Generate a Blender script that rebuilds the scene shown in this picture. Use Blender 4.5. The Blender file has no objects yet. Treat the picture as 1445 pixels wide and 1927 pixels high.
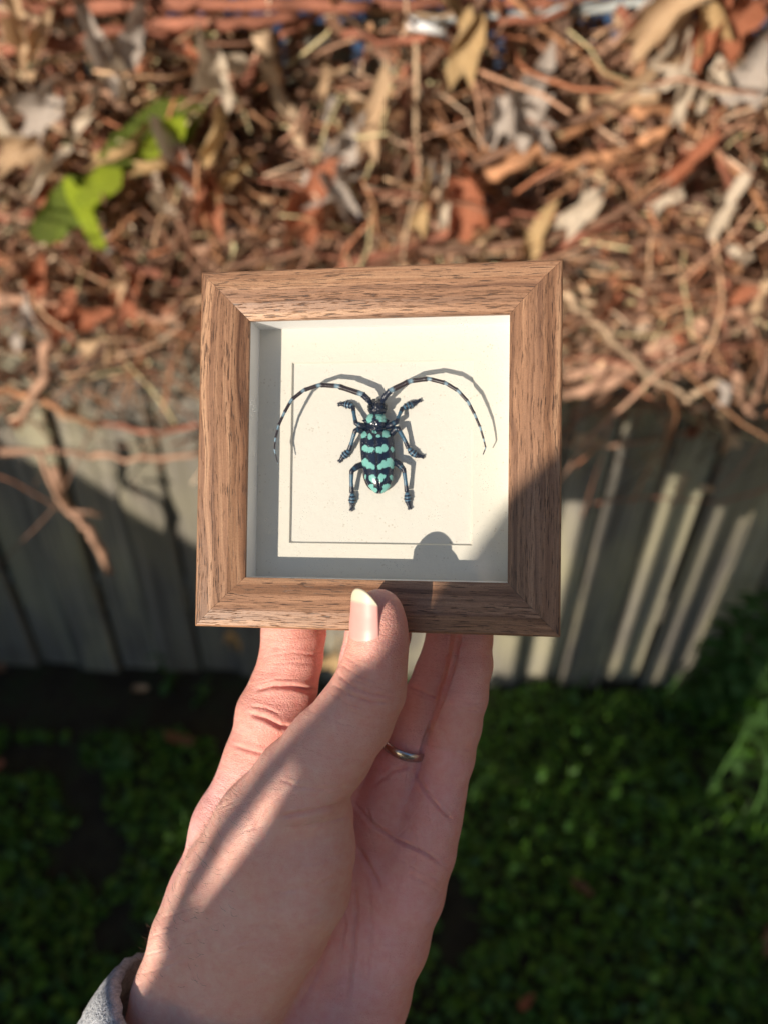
import bpy, math, random
import numpy as np
from mathutils import Vector, Matrix, Euler, noise

random.seed(7)
RNG = np.random.default_rng(11)
SC = bpy.context.scene
COL = SC.collection
R_ = math.radians

# ------------------------------------------------------------------ camera, sun, sky, exposure
FPX = 1447.0                       # focal length in pixels of the 1445 x 1927 photograph
CXP, CYP = 722.5, 963.5
CAM_H, PITCH, ROLL = 1.6, R_(38.7), R_(1.5)
cam_data = bpy.data.cameras.new('camera')
cam = bpy.data.objects.new('camera', cam_data)
COL.objects.link(cam)
M3 = Matrix.Rotation(math.pi / 2 - PITCH, 3, 'X') @ Matrix.Rotation(ROLL, 3, 'Z')
CAMM = Matrix.Translation((0, 0, CAM_H)) @ M3.to_4x4()
cam.matrix_world = CAMM
cam_data.sensor_fit = 'VERTICAL'
cam_data.lens = 26.0
cam_data.sensor_height = 26.0 * 1927.0 / FPX
cam_data.sensor_width = 26.0 * 1445.0 / FPX
cam_data.clip_start = 0.01
cam_data.clip_end = 500.0
cam_data.dof.use_dof = True
cam_data.dof.focus_distance = 0.236
cam_data.dof.aperture_fstop = 6.6
SC.camera = cam

SUN_CAM = Vector((0.753, 0.503, -0.904)).normalized()      # direction the light travels, in camera axes
SUN_W = (M3 @ SUN_CAM).normalized()
SUN_EL = math.asin(-SUN_W.z)
SUN_AZ = math.atan2(-SUN_W.x, -SUN_W.y)                    # towards the sun, clockwise from +Y
sun_data = bpy.data.lights.new('sun', 'SUN')
sun_data.energy = 4.6
sun_data.angle = R_(0.5)
sun_data.color = (1.0, 0.885, 0.74)
sun = bpy.data.objects.new('sun', sun_data)
sun.rotation_euler = SUN_W.to_track_quat('-Z', 'Y').to_euler()
sun.location = (-3, -4, 4)
COL.objects.link(sun)
world = bpy.data.worlds.new('World')
SC.world = world
world.use_nodes = True
wn = world.node_tree.nodes
wl = world.node_tree.links
sky = wn.new('ShaderNodeTexSky')
sky.sky_type = 'NISHITA'
sky.sun_disc = False
sky.sun_elevation = SUN_EL + R_(3)
sky.sun_rotation = SUN_AZ
sky.air_density = 1.0
sky.dust_density = 0.2
sky.ozone_density = 2.0
wn['Background'].inputs['Strength'].default_value = 0.15
wl.new(sky.outputs['Color'], wn['Background'].inputs['Color'])
SC.view_settings.view_transform = 'Standard'
SC.view_settings.look = 'None'
SC.view_settings.gamma = 1.0
SC.view_settings.exposure = 0.46
SC.view_settings.use_curve_mapping = False
SC.render.engine = 'CYCLES'
SC.cycles.use_denoising = True
SC.cycles.max_bounces = 8
SC.cycles.transparent_max_bounces = 12
SC.cycles.sample_clamp_indirect = 6.0

FENCE_Y = 1.29
NEAR = 0.8                         # the frame is 11 cm wide and held 24 cm from the lens


def fence_pt(px, py, off=0.0):
    """world point on the plane `off` metres in front of the fence"""
    d = M3 @ Vector(((px - CXP) / FPX, -(py - CYP) / FPX, -1))
    t = (FENCE_Y - off) / d.y
    return Vector((0, 0, CAM_H)) + d * t


def ground_pt(px, py, z=0.0):
    d = M3 @ Vector(((px - CXP) / FPX, -(py - CYP) / FPX, -1))
    t = (z - CAM_H) / d.z
    return Vector((0, 0, CAM_H)) + d * t


def near_pt(px, py, dmm):
    """hand-held things: a point `dmm` (before NEAR) along the axis, in camera axes, metres"""
    z = dmm * NEAR / 1000.0
    return np.array([(px - CXP) / FPX * z, -(py - CYP) / FPX * z, -z])


# ------------------------------------------------------------------ helpers
def link(o, parent=None):
    COL.objects.link(o)
    if parent is not None:
        o.parent = parent
    return o


def mesh_np(name, V, F, smooth=True):
    V = np.asarray(V, dtype=np.float32)
    me = bpy.data.meshes.new(name)
    if isinstance(F, np.ndarray):
        n, k = F.shape
        me.vertices.add(len(V))
        me.vertices.foreach_set('co', V.ravel())
        me.loops.add(n * k)
        me.loops.foreach_set('vertex_index', F.astype(np.int32).ravel())
        me.polygons.add(n)
        me.polygons.foreach_set('loop_start', np.arange(0, n * k, k, dtype=np.int32))
        try:
            me.polygons.foreach_set('loop_total', np.full(n, k, dtype=np.int32))
        except Exception:
            pass
        me.update(calc_edges=True)
        me.validate()
    else:
        me.from_pydata([tuple(map(float, v)) for v in V], [], F)
        me.update()
    me.polygons.foreach_set('use_smooth', np.full(len(me.polygons), smooth, dtype=bool))
    return me


def vcol(me, C, name='Col'):
    a = me.color_attributes.new(name, 'FLOAT_COLOR', 'POINT')
    C = np.asarray(C, dtype=np.float32)
    if C.shape[1] == 3:
        C = np.hstack([C, np.ones((len(C), 1), dtype=np.float32)])
    a.data.foreach_set('color', C.ravel())


def part(name, me, mat, parent=None, label=None, kind=None, smooth=None):
    o = bpy.data.objects.new(name, me)
    if mat is not None and not me.materials:
        me.materials.append(mat)
    link(o, parent)
    if label:
        o['label'] = label
    if kind:
        o['kind'] = kind
    return o


def thing(name, label, cat, loc=(0, 0, 0), group=None):
    o = bpy.data.objects.new(name, None)
    o.empty_display_size = 0.05
    o.location = loc
    link(o)
    o['label'] = label
    o['category'] = cat
    if group:
        o['group'] = group
    return o


def box_vf(x0, x1, y0, y1, z0, z1):
    V = [(x0, y0, z0), (x1, y0, z0), (x1, y1, z0), (x0, y1, z0), (x0, y0, z1), (x1, y0, z1), (x1, y1, z1), (x0, y1, z1)]
    F = [(0, 3, 2, 1), (4, 5, 6, 7), (0, 1, 5, 4), (1, 2, 6, 5), (2, 3, 7, 6), (3, 0, 4, 7)]
    return V, F


def join_vf(items):
    V, F = [], []
    for v, f in items:
        n = len(V)
        V += [tuple(p) for p in v]
        F += [tuple(i + n for i in q) for q in f]
    return V, F


def tube_np(P, rad, n=6, flat=1.0, up=None):
    """tube round a polyline; returns V (list) and quads + end caps"""
    P = np.asarray(P, float)
    m = len(P)
    rad = np.broadcast_to(np.asarray(rad, float), (m,))
    T = np.gradient(P, axis=0)
    T /= np.linalg.norm(T, axis=1)[:, None] + 1e-12
    ref = np.array([0, 0, 1.0]) if up is None else np.asarray(up, float)
    if abs(T[0] @ ref) > 0.95:
        ref = np.array([1.0, 0, 0])
    N = np.zeros_like(P)
    nn = ref - T[0] * (ref @ T[0])
    nn /= np.linalg.norm(nn)
    for i in range(m):
        nn = nn - T[i] * (nn @ T[i])
        nn /= np.linalg.norm(nn) + 1e-12
        N[i] = nn
    B = np.cross(T, N)
    a = np.arange(n) * 2 * math.pi / n
    V = (P[:, None, :] + rad[:, None, None] * (np.cos(a)[None, :, None] * N[:, None, :] * flat + np.sin(a)[None, :, None] * B[:, None, :])).reshape(-1, 3)
    F = []
    for i in range(m - 1):
        for j in range(n):
            k = (j + 1) % n
            F.append((i * n + j, i * n + k, (i + 1) * n + k, (i + 1) * n + j))
    F.append(tuple(reversed(range(n))))
    F.append(tuple((m - 1) * n + j for j in range(n)))
    return V, F


def catmull(P, k=4):
    P = np.asarray(P, float)
    Q = np.vstack([2 * P[0] - P[1], P, 2 * P[-1] - P[-2]])
    out = []
    for i in range(1, len(Q) - 2):
        for t in np.arange(k) / k:
            out.append(0.5 * ((2 * Q[i]) + (-Q[i - 1] + Q[i + 1]) * t + (2 * Q[i - 1] - 5 * Q[i] + 4 * Q[i + 1] - Q[i + 2]) * t * t
                              + (-Q[i - 1] + 3 * Q[i] - 3 * Q[i + 1] + Q[i + 2]) * t ** 3))
    out.append(P[-1])
    return np.array(out)


# ------------------------------------------------------------------ materials
class NT:
    def __init__(self, name):
        self.m = bpy.data.materials.new(name)
        self.m.use_nodes = True
        self.t = self.m.node_tree
        self.b = self.t.nodes['Principled BSDF']
        self.out = self.t.nodes['Material Output']

    def n(self, kind, **kw):
        nd = self.t.nodes.new('ShaderNode' + kind)
        for k, v in kw.items():
            if k.startswith('i_'):
                nd.inputs[k[2:].replace('_', ' ')].default_value = v
            else:
                setattr(nd, k, v)
        return nd

    def l(self, a, b):
        self.t.links.new(a, b)

    def ramp(self, fac, stops, interp='LINEAR'):
        r = self.n('ValToRGB')
        r.color_ramp.interpolation = interp
        el = r.color_ramp.elements
        while len(el) < len(stops):
            el.new(0.5)
        for e, (p, c) in zip(el, stops):
            e.position = p
            e.color = c if len(c) == 4 else (*c, 1)
        self.l(fac, r.inputs['Fac'])
        return r.outputs['Color']

    def mix(self, fac, a, b, mode='MIX'):
        x = self.n('Mix', data_type='RGBA', blend_type=mode)
        for s, v in ((0, fac), (6, a), (7, b)):
            if hasattr(v, 'links') or hasattr(v, 'is_output'):
                self.l(v, x.inputs[s])
            else:
                x.inputs[s].default_value = v if s == 0 else ((*v, 1) if len(v) == 3 else v)
        return x.outputs[2]

    def noise(self, vec, scale, detail=4, rough=0.55, dist=0.0, w=None):
        x = self.n('TexNoise')
        x.inputs['Scale'].default_value = scale
        x.inputs['Detail'].default_value = detail
        x.inputs['Roughness'].default_value = rough
        x.inputs['Distortion'].default_value = dist
        if w is not None:
            x.noise_dimensions = '4D'
            self.l(w, x.inputs['W'])
        if vec is not None:
            self.l(vec, x.inputs['Vector'])
        return x.outputs['Fac']

    def mapping(self, scale, src='Object', loc=(0, 0, 0)):
        tc = self.n('TexCoord')
        mp = self.n('Mapping')
        mp.inputs['Scale'].default_value = scale
        mp.inputs['Location'].default_value = loc
        self.l(tc.outputs[src], mp.inputs['Vector'])
        return mp.outputs['Vector']

    def math(self, op, a, b=0.0):
        x = self.n('Math', operation=op)
        for i, v in enumerate((a, b)):
            if hasattr(v, 'is_output'):
                self.l(v, x.inputs[i])
            else:
                x.inputs[i].default_value = v
        return x.outputs[0]

    def bump(self, h, strength=0.3, dist=0.001):
        x = self.n('Bump')
        x.inputs['Strength'].default_value = strength
        x.inputs['Distance'].default_value = dist
        self.l(h, x.inputs['Height'])
        self.l(x.outputs['Normal'], self.b.inputs['Normal'])
        return x

    def rnd(self):
        o = self.n('ObjectInfo')
        return o.outputs['Random']


def simple(name, col, rough=0.6, var=0.25, scale=60, metallic=0.0, bump=0.2, bd=0.001):
    m = NT(name)
    v = m.mapping((1, 1, 1))
    f = m.noise(v, scale, 5)
    c = m.mix(f, tuple(x * (1 - var) for x in col), tuple(min(1, x * (1 + var)) for x in col))
    m.l(c, m.b.inputs['Base Color'])
    m.b.inputs['Roughness'].default_value = rough
    m.b.inputs['Metallic'].default_value = metallic
    m.bump(f, bump, bd)
    return m.m


def mat_wood():
    m = NT('walnut_veneer')
    rnd = m.math('MULTIPLY', m.rnd(), 37.0)
    tc = m.n('TexCoord')

    def mp(sc):
        x = m.n('Mapping')
        x.inputs['Scale'].default_value = sc
        m.l(tc.outputs['Object'], x.inputs['Vector'])
        return x.outputs['Vector']
    warp = m.noise(mp((14, 30, 30)), 1.0, 3, 0.5, 0, rnd)
    # wide bands along the rail
    vb = m.n('Mapping')
    m.l(tc.outputs['Object'], vb.inputs['Vector'])
    vb.inputs['Scale'].default_value = (7, 420, 420)
    add = m.n('VectorMath', operation='ADD')
    cmb = m.n('CombineXYZ')
    m.l(m.math('MULTIPLY', warp, 6.0), cmb.inputs['Y'])
    m.l(vb.outputs['Vector'], add.inputs[0])
    m.l(cmb.outputs['Vector'], add.inputs[1])
    band = m.noise(add.outputs['Vector'], 1.0, 4, 0.6, 0.3, rnd)
    c = m.ramp(band, [(0.28, (0.095, 0.043, 0.023)), (0.42, (0.20, 0.101, 0.055)), (0.54, (0.305, 0.164, 0.092)), (0.70, (0.44, 0.262, 0.155))])
    c = m.mix(1.0, c, m.ramp(m.rnd(), [(0, (0.86, 0.85, 0.84)), (1, (1.1, 1.1, 1.1))]), 'MULTIPLY')
    fine = m.noise(mp((22, 2600, 2600)), 1.0, 3, 0.7, 0.1, rnd)
    speckle = m.noise(mp((2600, 2600, 2600)), 1.0, 3, 0.7, 0, rnd)  # fine random speckle in the wood colour
    c = m.mix(0.6, c, m.ramp(fine, [(0.32, (0.38, 0.37, 0.36)), (0.68, (0.66, 0.65, 0.64))]), 'OVERLAY')
    c = m.mix(0.5, c, m.ramp(speckle, [(0.35, (0.38, 0.38, 0.38)), (0.7, (0.72, 0.71, 0.70))]), 'OVERLAY')
    # pores: short dark dashes
    vp = m.n('Mapping')
    m.l(tc.outputs['Object'], vp.inputs['Vector'])
    vp.inputs['Scale'].default_value = (190, 3600, 3600)
    vp.inputs['Rotation'].default_value = (0, 0, 0.05)
    addp = m.n('VectorMath', operation='ADD')
    cm2 = m.n('CombineXYZ')
    m.l(m.math('MULTIPLY', warp, 30.0), cm2.inputs['Y'])
    m.l(vp.outputs['Vector'], addp.inputs[0])
    m.l(cm2.outputs['Vector'], addp.inputs[1])
    pore = m.noise(addp.outputs['Vector'], 1.0, 2, 0.5, 0.2, rnd)
    zone = m.noise(mp((20, 120, 120)), 1.0, 2, 0.5, 0, rnd)
    pm = m.ramp(m.math('ADD', pore, m.math('MULTIPLY', zone, 0.16)), [(0.665, (0, 0, 0)), (0.72, (1, 1, 1))])
    c = m.mix(m.math('MULTIPLY', pm, 0.85), c, (0.045, 0.022, 0.014))
    m.l(c, m.b.inputs['Base Color'])
    m.b.inputs['Roughness'].default_value = 0.47
    m.b.inputs['Specular IOR Level'].default_value = 0.45
    h = m.math('SUBTRACT', m.math('MULTIPLY', fine, 0.35), pm)
    m.bump(h, 0.55, 0.00025)
    return m.m


def mat_skin():
    m = NT('skin')
    at = m.n('Attribute', attribute_name='Col')
    v = m.mapping((1, 1, 1))
    big = m.noise(v, 70, 4, 0.6)
    mid = m.noise(v, 330, 4, 0.65)
    c = m.mix(m.ramp(big, [(0.35, (0, 0, 0)), (0.68, (0.5, 0.5, 0.5))]), at.outputs['Color'], (0.78, 0.36, 0.28))
    c = m.mix(0.35, c, m.ramp(mid, [(0.3, (0.36, 0.33, 0.33)), (0.7, (0.64, 0.66, 0.66))]), 'OVERLAY')
    m.l(c, m.b.inputs['Base Color'])
    m.b.inputs['Roughness'].default_value = 0.52
    m.b.inputs['Specular IOR Level'].default_value = 0.38
    m.b.inputs['Subsurface Weight'].default_value = 0.3
    m.b.inputs['Subsurface Radius'].default_value = (1.0, 0.32, 0.16)
    m.b.inputs['Subsurface Scale'].default_value = 0.0035
    # fine crosshatched skin lines
    vo = m.n('TexVoronoi', feature='DISTANCE_TO_EDGE')
    mp = m.n('Mapping')
    tc = m.n('TexCoord')
    m.l(tc.outputs['Object'], mp.inputs['Vector'])
    mp.inputs['Rotation'].default_value = (0.2, 0.1, 0.5)
    mp.inputs['Scale'].default_value = (1.0, 2.0, 1.4)
    m.l(mp.outputs['Vector'], vo.inputs['Vector'])
    vo.inputs['Scale'].default_value = 850
    e = m.ramp(vo.outputs['Distance'], [(0.0, (0, 0, 0)), (0.16, (1, 1, 1))])
    wr = m.n('Mapping')
    m.l(tc.outputs['Object'], wr.inputs['Vector'])
    wr.inputs['Rotation'].default_value = (0, 0, -0.25)
    wr.inputs['Scale'].default_value = (60, 420, 60)
    wn_ = m.noise(wr.outputs['Vector'], 1.0, 3, 0.6, 0.6)
    h = m.math('ADD', m.math('MULTIPLY', e, 0.35), m.math('ADD', m.math('MULTIPLY', mid, 0.8), m.math('MULTIPLY', wn_, 1.6)))
    m.bump(h, 0.7, 0.0005)
    return m.m


def mat_vcol(name, rough=0.7, bump=0.3, scale=300, bd=0.001, var=0.3, trans=0.0, spec=0.3, sss=0):
    m = NT(name)
    at = m.n('Attribute', attribute_name='Col')
    v = m.mapping((1, 1, 1))
    f = m.noise(v, scale, 4, 0.6)
    c = m.mix(var, at.outputs['Color'], m.ramp(f, [(0.3, (0.2, 0.2, 0.2)), (0.7, (0.8, 0.8, 0.8))]), 'OVERLAY')
    m.l(c, m.b.inputs['Base Color'])
    m.b.inputs['Roughness'].default_value = rough
    m.b.inputs['Specular IOR Level'].default_value = spec
    if trans:
        tr = m.n('BsdfTranslucent')
        m.l(c, tr.inputs['Color'])
        mx = m.n('MixShader')
        mx.inputs[0].default_value = trans
        m.l(m.b.outputs[0], mx.inputs[1])
        m.l(tr.outputs[0], mx.inputs[2])
        m.l(mx.outputs[0], m.out.inputs['Surface'])
    m.bump(f, bump, bd)
    return m.m


def mat_leaf(name, ca, cb, cc, trans=0.25, scale=40):
    m = NT(name)
    rnd = m.math('MULTIPLY', m.rnd(), 91.0)
    v = m.mapping((1, 1, 1))
    f = m.noise(v, scale, 4, 0.6, 0, rnd)
    c = m.ramp(f, [(0.3, ca), (0.5, cb), (0.7, cc)])
    m.l(c, m.b.inputs['Base Color'])
    m.b.inputs['Roughness'].default_value = 0.6
    tr = m.n('BsdfTranslucent')
    m.l(c, tr.inputs['Color'])
    mx = m.n('MixShader')
    mx.inputs[0].default_value = trans
    m.l(m.b.outputs[0], mx.inputs[1])
    m.l(tr.outputs[0], mx.inputs[2])
    m.l(mx.outputs[0], m.out.inputs['Surface'])
    m.bump(m.noise(v, 260, 3), 0.5, 0.002)
    return m.m


def mat_fence():
    m = NT('weathered_paling')
    rnd = m.math('MULTIPLY', m.rnd(), 53.0)
    tc = m.n('TexCoord')
    mp = m.n('Mapping')
    m.l(tc.outputs['Object'], mp.inputs['Vector'])
    mp.inputs['Scale'].default_value = (75, 75, 2.2)
    g = m.noise(mp.outputs['Vector'], 1.0, 5, 0.65, 0.4, rnd)
    c = m.ramp(g, [(0.30, (0.045, 0.04, 0.034)), (0.48, (0.17, 0.155, 0.13)), (0.66, (0.36, 0.33, 0.27))])
    v2 = m.n('Mapping')
    m.l(tc.outputs['Object'], v2.inputs['Vector'])
    v2.inputs['Scale'].default_value = (9, 9, 3)
    li = m.noise(v2.outputs['Vector'], 1.0, 5, 0.6, 0, rnd)
    c = m.mix(m.ramp(li, [(0.42, (0, 0, 0)), (0.62, (0.55, 0.55, 0.55))]), c, (0.40, 0.37, 0.22))
    c = m.mix(m.ramp(m.rnd(), [(0, (0, 0, 0)), (1, (0.55, 0.55, 0.55))]), c, (0.10, 0.09, 0.08))
    m.l(c, m.b.inputs['Base Color'])
    m.b.inputs['Roughness'].default_value = 0.85
    m.bump(g, 0.5, 0.003)
    return m.m


def mat_ground():
    m = NT('garden_soil')
    v = m.mapping((1, 1, 1))
    f = m.noise(v, 9, 6, 0.7)
    g = m.noise(v, 60, 5, 0.7)
    c = m.ramp(f, [(0.3, (0.016, 0.013, 0.009)), (0.5, (0.038, 0.034, 0.02)), (0.7, (0.03, 0.06, 0.018))])
    c = m.mix(0.5, c, m.ramp(g, [(0.3, (0.3, 0.3, 0.3)), (0.7, (0.7, 0.7, 0.7))]), 'OVERLAY')
    m.l(c, m.b.inputs['Base Color'])
    m.b.inputs['Roughness'].default_value = 0.95
    m.bump(g, 0.8, 0.02)
    return m.m


def mat_glass():
    m = NT('thin_glass')
    t = m.t
    tr = m.n('BsdfTransparent')
    tr.inputs['Color'].default_value = (0.985, 0.99, 0.985, 1)
    gl = m.n('BsdfGlossy')
    gl.inputs['Roughness'].default_value = 0.03
    fr = m.n('Fresnel')
    fr.inputs['IOR'].default_value = 1.45
    mx = m.n('MixShader')
    m.l(fr.outputs[0], mx.inputs[0])
    m.l(tr.outputs[0], mx.inputs[1])
    m.l(gl.outputs[0], mx.inputs[2])
    # dust on the glass
    v = m.mapping((1, 1, 1))
    vo = m.n('TexVoronoi')
    vo.inputs['Scale'].default_value = 1700
    m.l(v, vo.inputs['Vector'])
    gate = m.noise(v, 120, 3, 0.6)
    sz = m.math('MULTIPLY', m.ramp(gate, [(0.38, (0, 0, 0)), (0.75, (1, 1, 1))]), 0.24)
    d = m.math('LESS_THAN', vo.outputs['Distance'], sz)
    df = m.n('BsdfDiffuse')
    df.inputs['Color'].default_value = (0.75, 0.74, 0.7, 1)
    m2 = m.n('MixShader')
    m.l(m.math('MULTIPLY', d, 0.38), m2.inputs[0])
    m.l(mx.outputs[0], m2.inputs[1])
    m.l(df.outputs[0], m2.inputs[2])
    m.l(m2.outputs[0], m.out.inputs['Surface'])
    return m.m


def mat_board(name, col):
    m = NT(name)
    v = m.mapping((1, 1, 1))
    f = m.noise(v, 420, 5, 0.7)
    vo = m.n('TexVoronoi')
    vo.inputs['Scale'].default_value = 800
    m.l(v, vo.inputs['Vector'])
    gate = m.noise(v, 200, 2, 0.5)
    sz = m.math('MULTIPLY', m.ramp(gate, [(0.42, (0, 0, 0)), (0.7, (1, 1, 1))]), 0.27)
    d = m.math('LESS_THAN', vo.outputs['Distance'], sz)
    c = m.mix(m.noise(v, 38, 3, 0.6), tuple(x * 0.93 for x in col), tuple(x * 1.02 for x in col))
    c = m.mix(f, c, tuple(x * 0.99 for x in col))
    c = m.mix(m.math('MULTIPLY', d, 0.5), c, (0.42, 0.36, 0.28))
    m.l(c, m.b.inputs['Base Color'])
    m.b.inputs['Roughness'].default_value = 0.85
    m.b.inputs['Specular IOR Level'].default_value = 0.2
    m.bump(f, 0.5, 0.0003)
    return m.m


def mat_fabric():
    m = NT('grey_jersey')
    v = m.mapping((1, 1, 1))
    f = m.noise(v, 900, 3, 0.7)
    g = m.noise(v, 60, 3, 0.6)
    f2 = m.ramp(m.noise(v, 420, 4, 0.75), [(0.38, (0, 0, 0)), (0.62, (1, 1, 1))])
    c = m.mix(f2, (0.34, 0.36, 0.40), (0.74, 0.76, 0.80))
    c = m.mix(m.math('MULTIPLY', g, 0.3), c, (0.34, 0.36, 0.40))
    m.l(c, m.b.inputs['Base Color'])
    m.b.inputs['Roughness'].default_value = 0.95
    m.b.inputs['Sheen Weight'].default_value = 0.3
    m.bump(f, 0.8, 0.0012)
    return m.m


M_WOOD = mat_wood()
M_SKIN = mat_skin()
M_FENCE = mat_fence()
M_GROUND = mat_ground()
M_GLASS = mat_glass()
M_MAT = mat_board('cream_mount_board', (0.665, 0.635, 0.56))
M_PANEL = mat_board('off_white_card', (0.66, 0.635, 0.575))
M_LINER = simple('white_liner', (0.72, 0.72, 0.73), 0.6, 0.03, 200, bump=0.05)
M_BACK = simple('brown_backing', (0.25, 0.16, 0.09), 0.8)
M_FABRIC = mat_fabric()
M_SHELL = mat_vcol('beetle_shell', 0.2, 0.12, 1500, 0.0002, 0.12, spec=0.6)
M_LIMB = mat_vcol('beetle_limb', 0.35, 0.35, 2600, 0.0002, 0.25, spec=0.5)
M_NAIL = mat_vcol('fingernail', 0.42, 0.05, 400, 0.0002, 0.05, spec=0.5)
M_RING = NT('dark_steel')
M_RING.b.inputs['Base Color'].default_value = (0.55, 0.50, 0.48, 1)
M_RING.b.inputs['Metallic'].default_value = 1.0
M_RING.b.inputs['Roughness'].default_value = 0.22
M_RING = M_RING.m
M_DEBRIS = mat_vcol('dry_litter', 0.75, 0.4, 200, 0.002, 0.35, trans=0.15)
M_TWIG = mat_vcol('vine_bark', 0.7, 0.5, 160, 0.002, 0.4)
M_HERB = mat_vcol('ground_cover_leaf', 0.45, 0.2, 120, 0.001, 0.3, trans=0.3, spec=0.4)

# ------------------------------------------------------------------ the setting: ground
gx = np.concatenate([np.linspace(-150, -3, 12), np.linspace(-2.8, 2.8, 80), np.linspace(3, 150, 12)])
gy = np.concatenate([np.linspace(-60, -3, 8), np.linspace(-2.8, 2.6, 80), np.linspace(3, 260, 16)])
GX, GY = np.meshgrid(gx, gy, indexing='ij')


def gz(x, y):
    return 0.018 * math.sin(3.1 * x + 1.3) * math.cos(2.7 * y) + 0.03 * noise.noise((x * 4, y * 4, 0.3)) if abs(x) < 3 and abs(y) < 3 else 0.0


GZ = np.vectorize(gz)(GX, GY)
nx_, ny_ = GX.shape
idx = np.arange(nx_ * ny_).reshape(nx_, ny_)
GF = np.stack([idx[:-1, :-1], idx[1:, :-1], idx[1:, 1:], idx[:-1, 1:]], -1).reshape(-1, 4)
part('ground', mesh_np('ground', np.stack([GX, GY, GZ], -1).reshape(-1, 3), GF), M_GROUND, kind='structure')

# ------------------------------------------------------------------ the fence
FTOP = 1.455
fence = thing('paling_fence', 'weathered grey timber paling fence standing behind the hanging dead vine', 'fence', (0, FENCE_Y, 0))
PW = 0.098
pal_meshes = []
for k in range(6):
    r = random.Random(k)
    w = PW / 2
    h = FTOP + r.uniform(-0.015, 0.01)
    n = 9
    V = []
    for i in range(n):
        z = -0.02 + (h + 0.02) * i / (n - 1)
        jx = r.uniform(-0.0015, 0.0015)
        jy = r.uniform(-0.002, 0.002)
        t = 0.015
        for (sx, sy) in ((-1, 0), (-0.9, -1), (0.9, -1), (1, 0), (1, 1), (-1, 1)):
            yy = {0: 0.003, -1: 0.0, 1: t}[sy]
            V.append((sx * w + jx, yy + jy, z))
    F = []
    for i in range(n - 1):
        for j in range(6):
            q = (j + 1) % 6
            F.append((i * 6 + j, i * 6 + q, (i + 1) * 6 + q, (i + 1) * 6 + j))
    F.append(tuple(reversed(range(6))))
    F.append(tuple((n - 1) * 6 + j for j in range(6)))
    me = mesh_np('paling', V, F, smooth=False)
    me.materials.append(M_FENCE)
    pal_meshes.append(me)
for i in range(-26, 27):
    o = bpy.data.objects.new('paling', pal_meshes[(i * 7) % 6])
    link(o, fence)
    o.location = (i * (PW + 0.006) + random.uniform(-.002, .002), random.choice((0.0, 0.006, 0.012)) if i % 2 else 0.022, random.uniform(-0.012, 0.006))
    o.rotation_euler = (random.uniform(-0.004, 0.004), random.uniform(-0.008, 0.008), random.uniform(-0.05, 0.05))
for z in (0.25, 0.80, 1.33):
    me = mesh_np('rail', *box_vf(-2.7, 2.7, 0.034, 0.074, z - 0.04, z + 0.04), smooth=False)
    part('rail', me, M_FENCE, fence)

# pale house wall and blue roof edge beyond the fence, seen only in a sliver above the vine
M_ROOF = simple('blue_grey_steel', (0.20, 0.25, 0.33), 0.45, 0.1, 5, bump=0.05)
M_PALE = simple('pale_painted_timber', (0.72, 0.76, 0.80), 0.6, 0.05, 8, bump=0.05)
shed = thing('garden_shed', 'blue grey roof and pale gutter glimpsed beyond the top of the fence', 'shed', (0, 4.5, 0))
cor = []
x = -5.0
V, F = [], []
nn = 200
for i in range(nn + 1):
    xx = -5 + 10 * i / nn
    zz = 0.012 * math.sin(xx * 60)
    V += [(xx, 0, 0.98 + zz), (xx, 2.2, 1.32 + zz)]
F = [(2 * i, 2 * i + 2, 2 * i + 3, 2 * i + 1) for i in range(nn)]
part('roof', mesh_np('roof', V, F), M_ROOF, shed)
part('wall', mesh_np('wall', *box_vf(-4.8, 4.8, 0.1, 2.0, 0, 0.96), smooth=False), M_PALE, shed)
part('gutter', mesh_np('gutter', *box_vf(-5, 5, -0.10, -0.01, 0.93, 1.0), smooth=False), M_PALE, shed)

# ------------------------------------------------------------------ unseen casters, added and shaped to shade the fence
M_CASTER = simple('caster_brown', (0.16, 0.11, 0.07), 0.8, 0.3, 20)


def back_project(P, ycast):
    t = (ycast - P.y) / SUN_W.y
    return P + SUN_W * t


YS = -1.35
pts = [back_project(fence_pt(px, py), YS) for px, py in ((-900, 470), (0, 845), (120, 895), (370, 1045), (500, 1130), (620, 1235))]
prof = [(p.x, p.z) for p in pts]
low = back_project(fence_pt(640, 1292), YS)
prof += [(low.x, low.z), (low.x + 2.2, low.z)]
poly = [(prof[0][0], 0.0)] + prof + [(prof[-1][0], 0.0)]
poly = poly[::-1]
n = len(poly)
dx_, dy_ = SUN_W.x / SUN_W.y * 0.3, 0.3
V = [(x, YS, z) for x, z in poly] + [(x - dx_, YS - dy_, z) for x, z in poly]
F = [tuple(range(n)), tuple(reversed(range(n, 2 * n)))] + [(i, i + n, (i + 1) % n + n, (i + 1) % n) for i in range(n)]
o = part('low_shade_caster', mesh_np('low_shade_caster', V, F, smooth=False), M_CASTER, kind='structure')  # added low caster, its outline shaped to shade the lower fence

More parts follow.
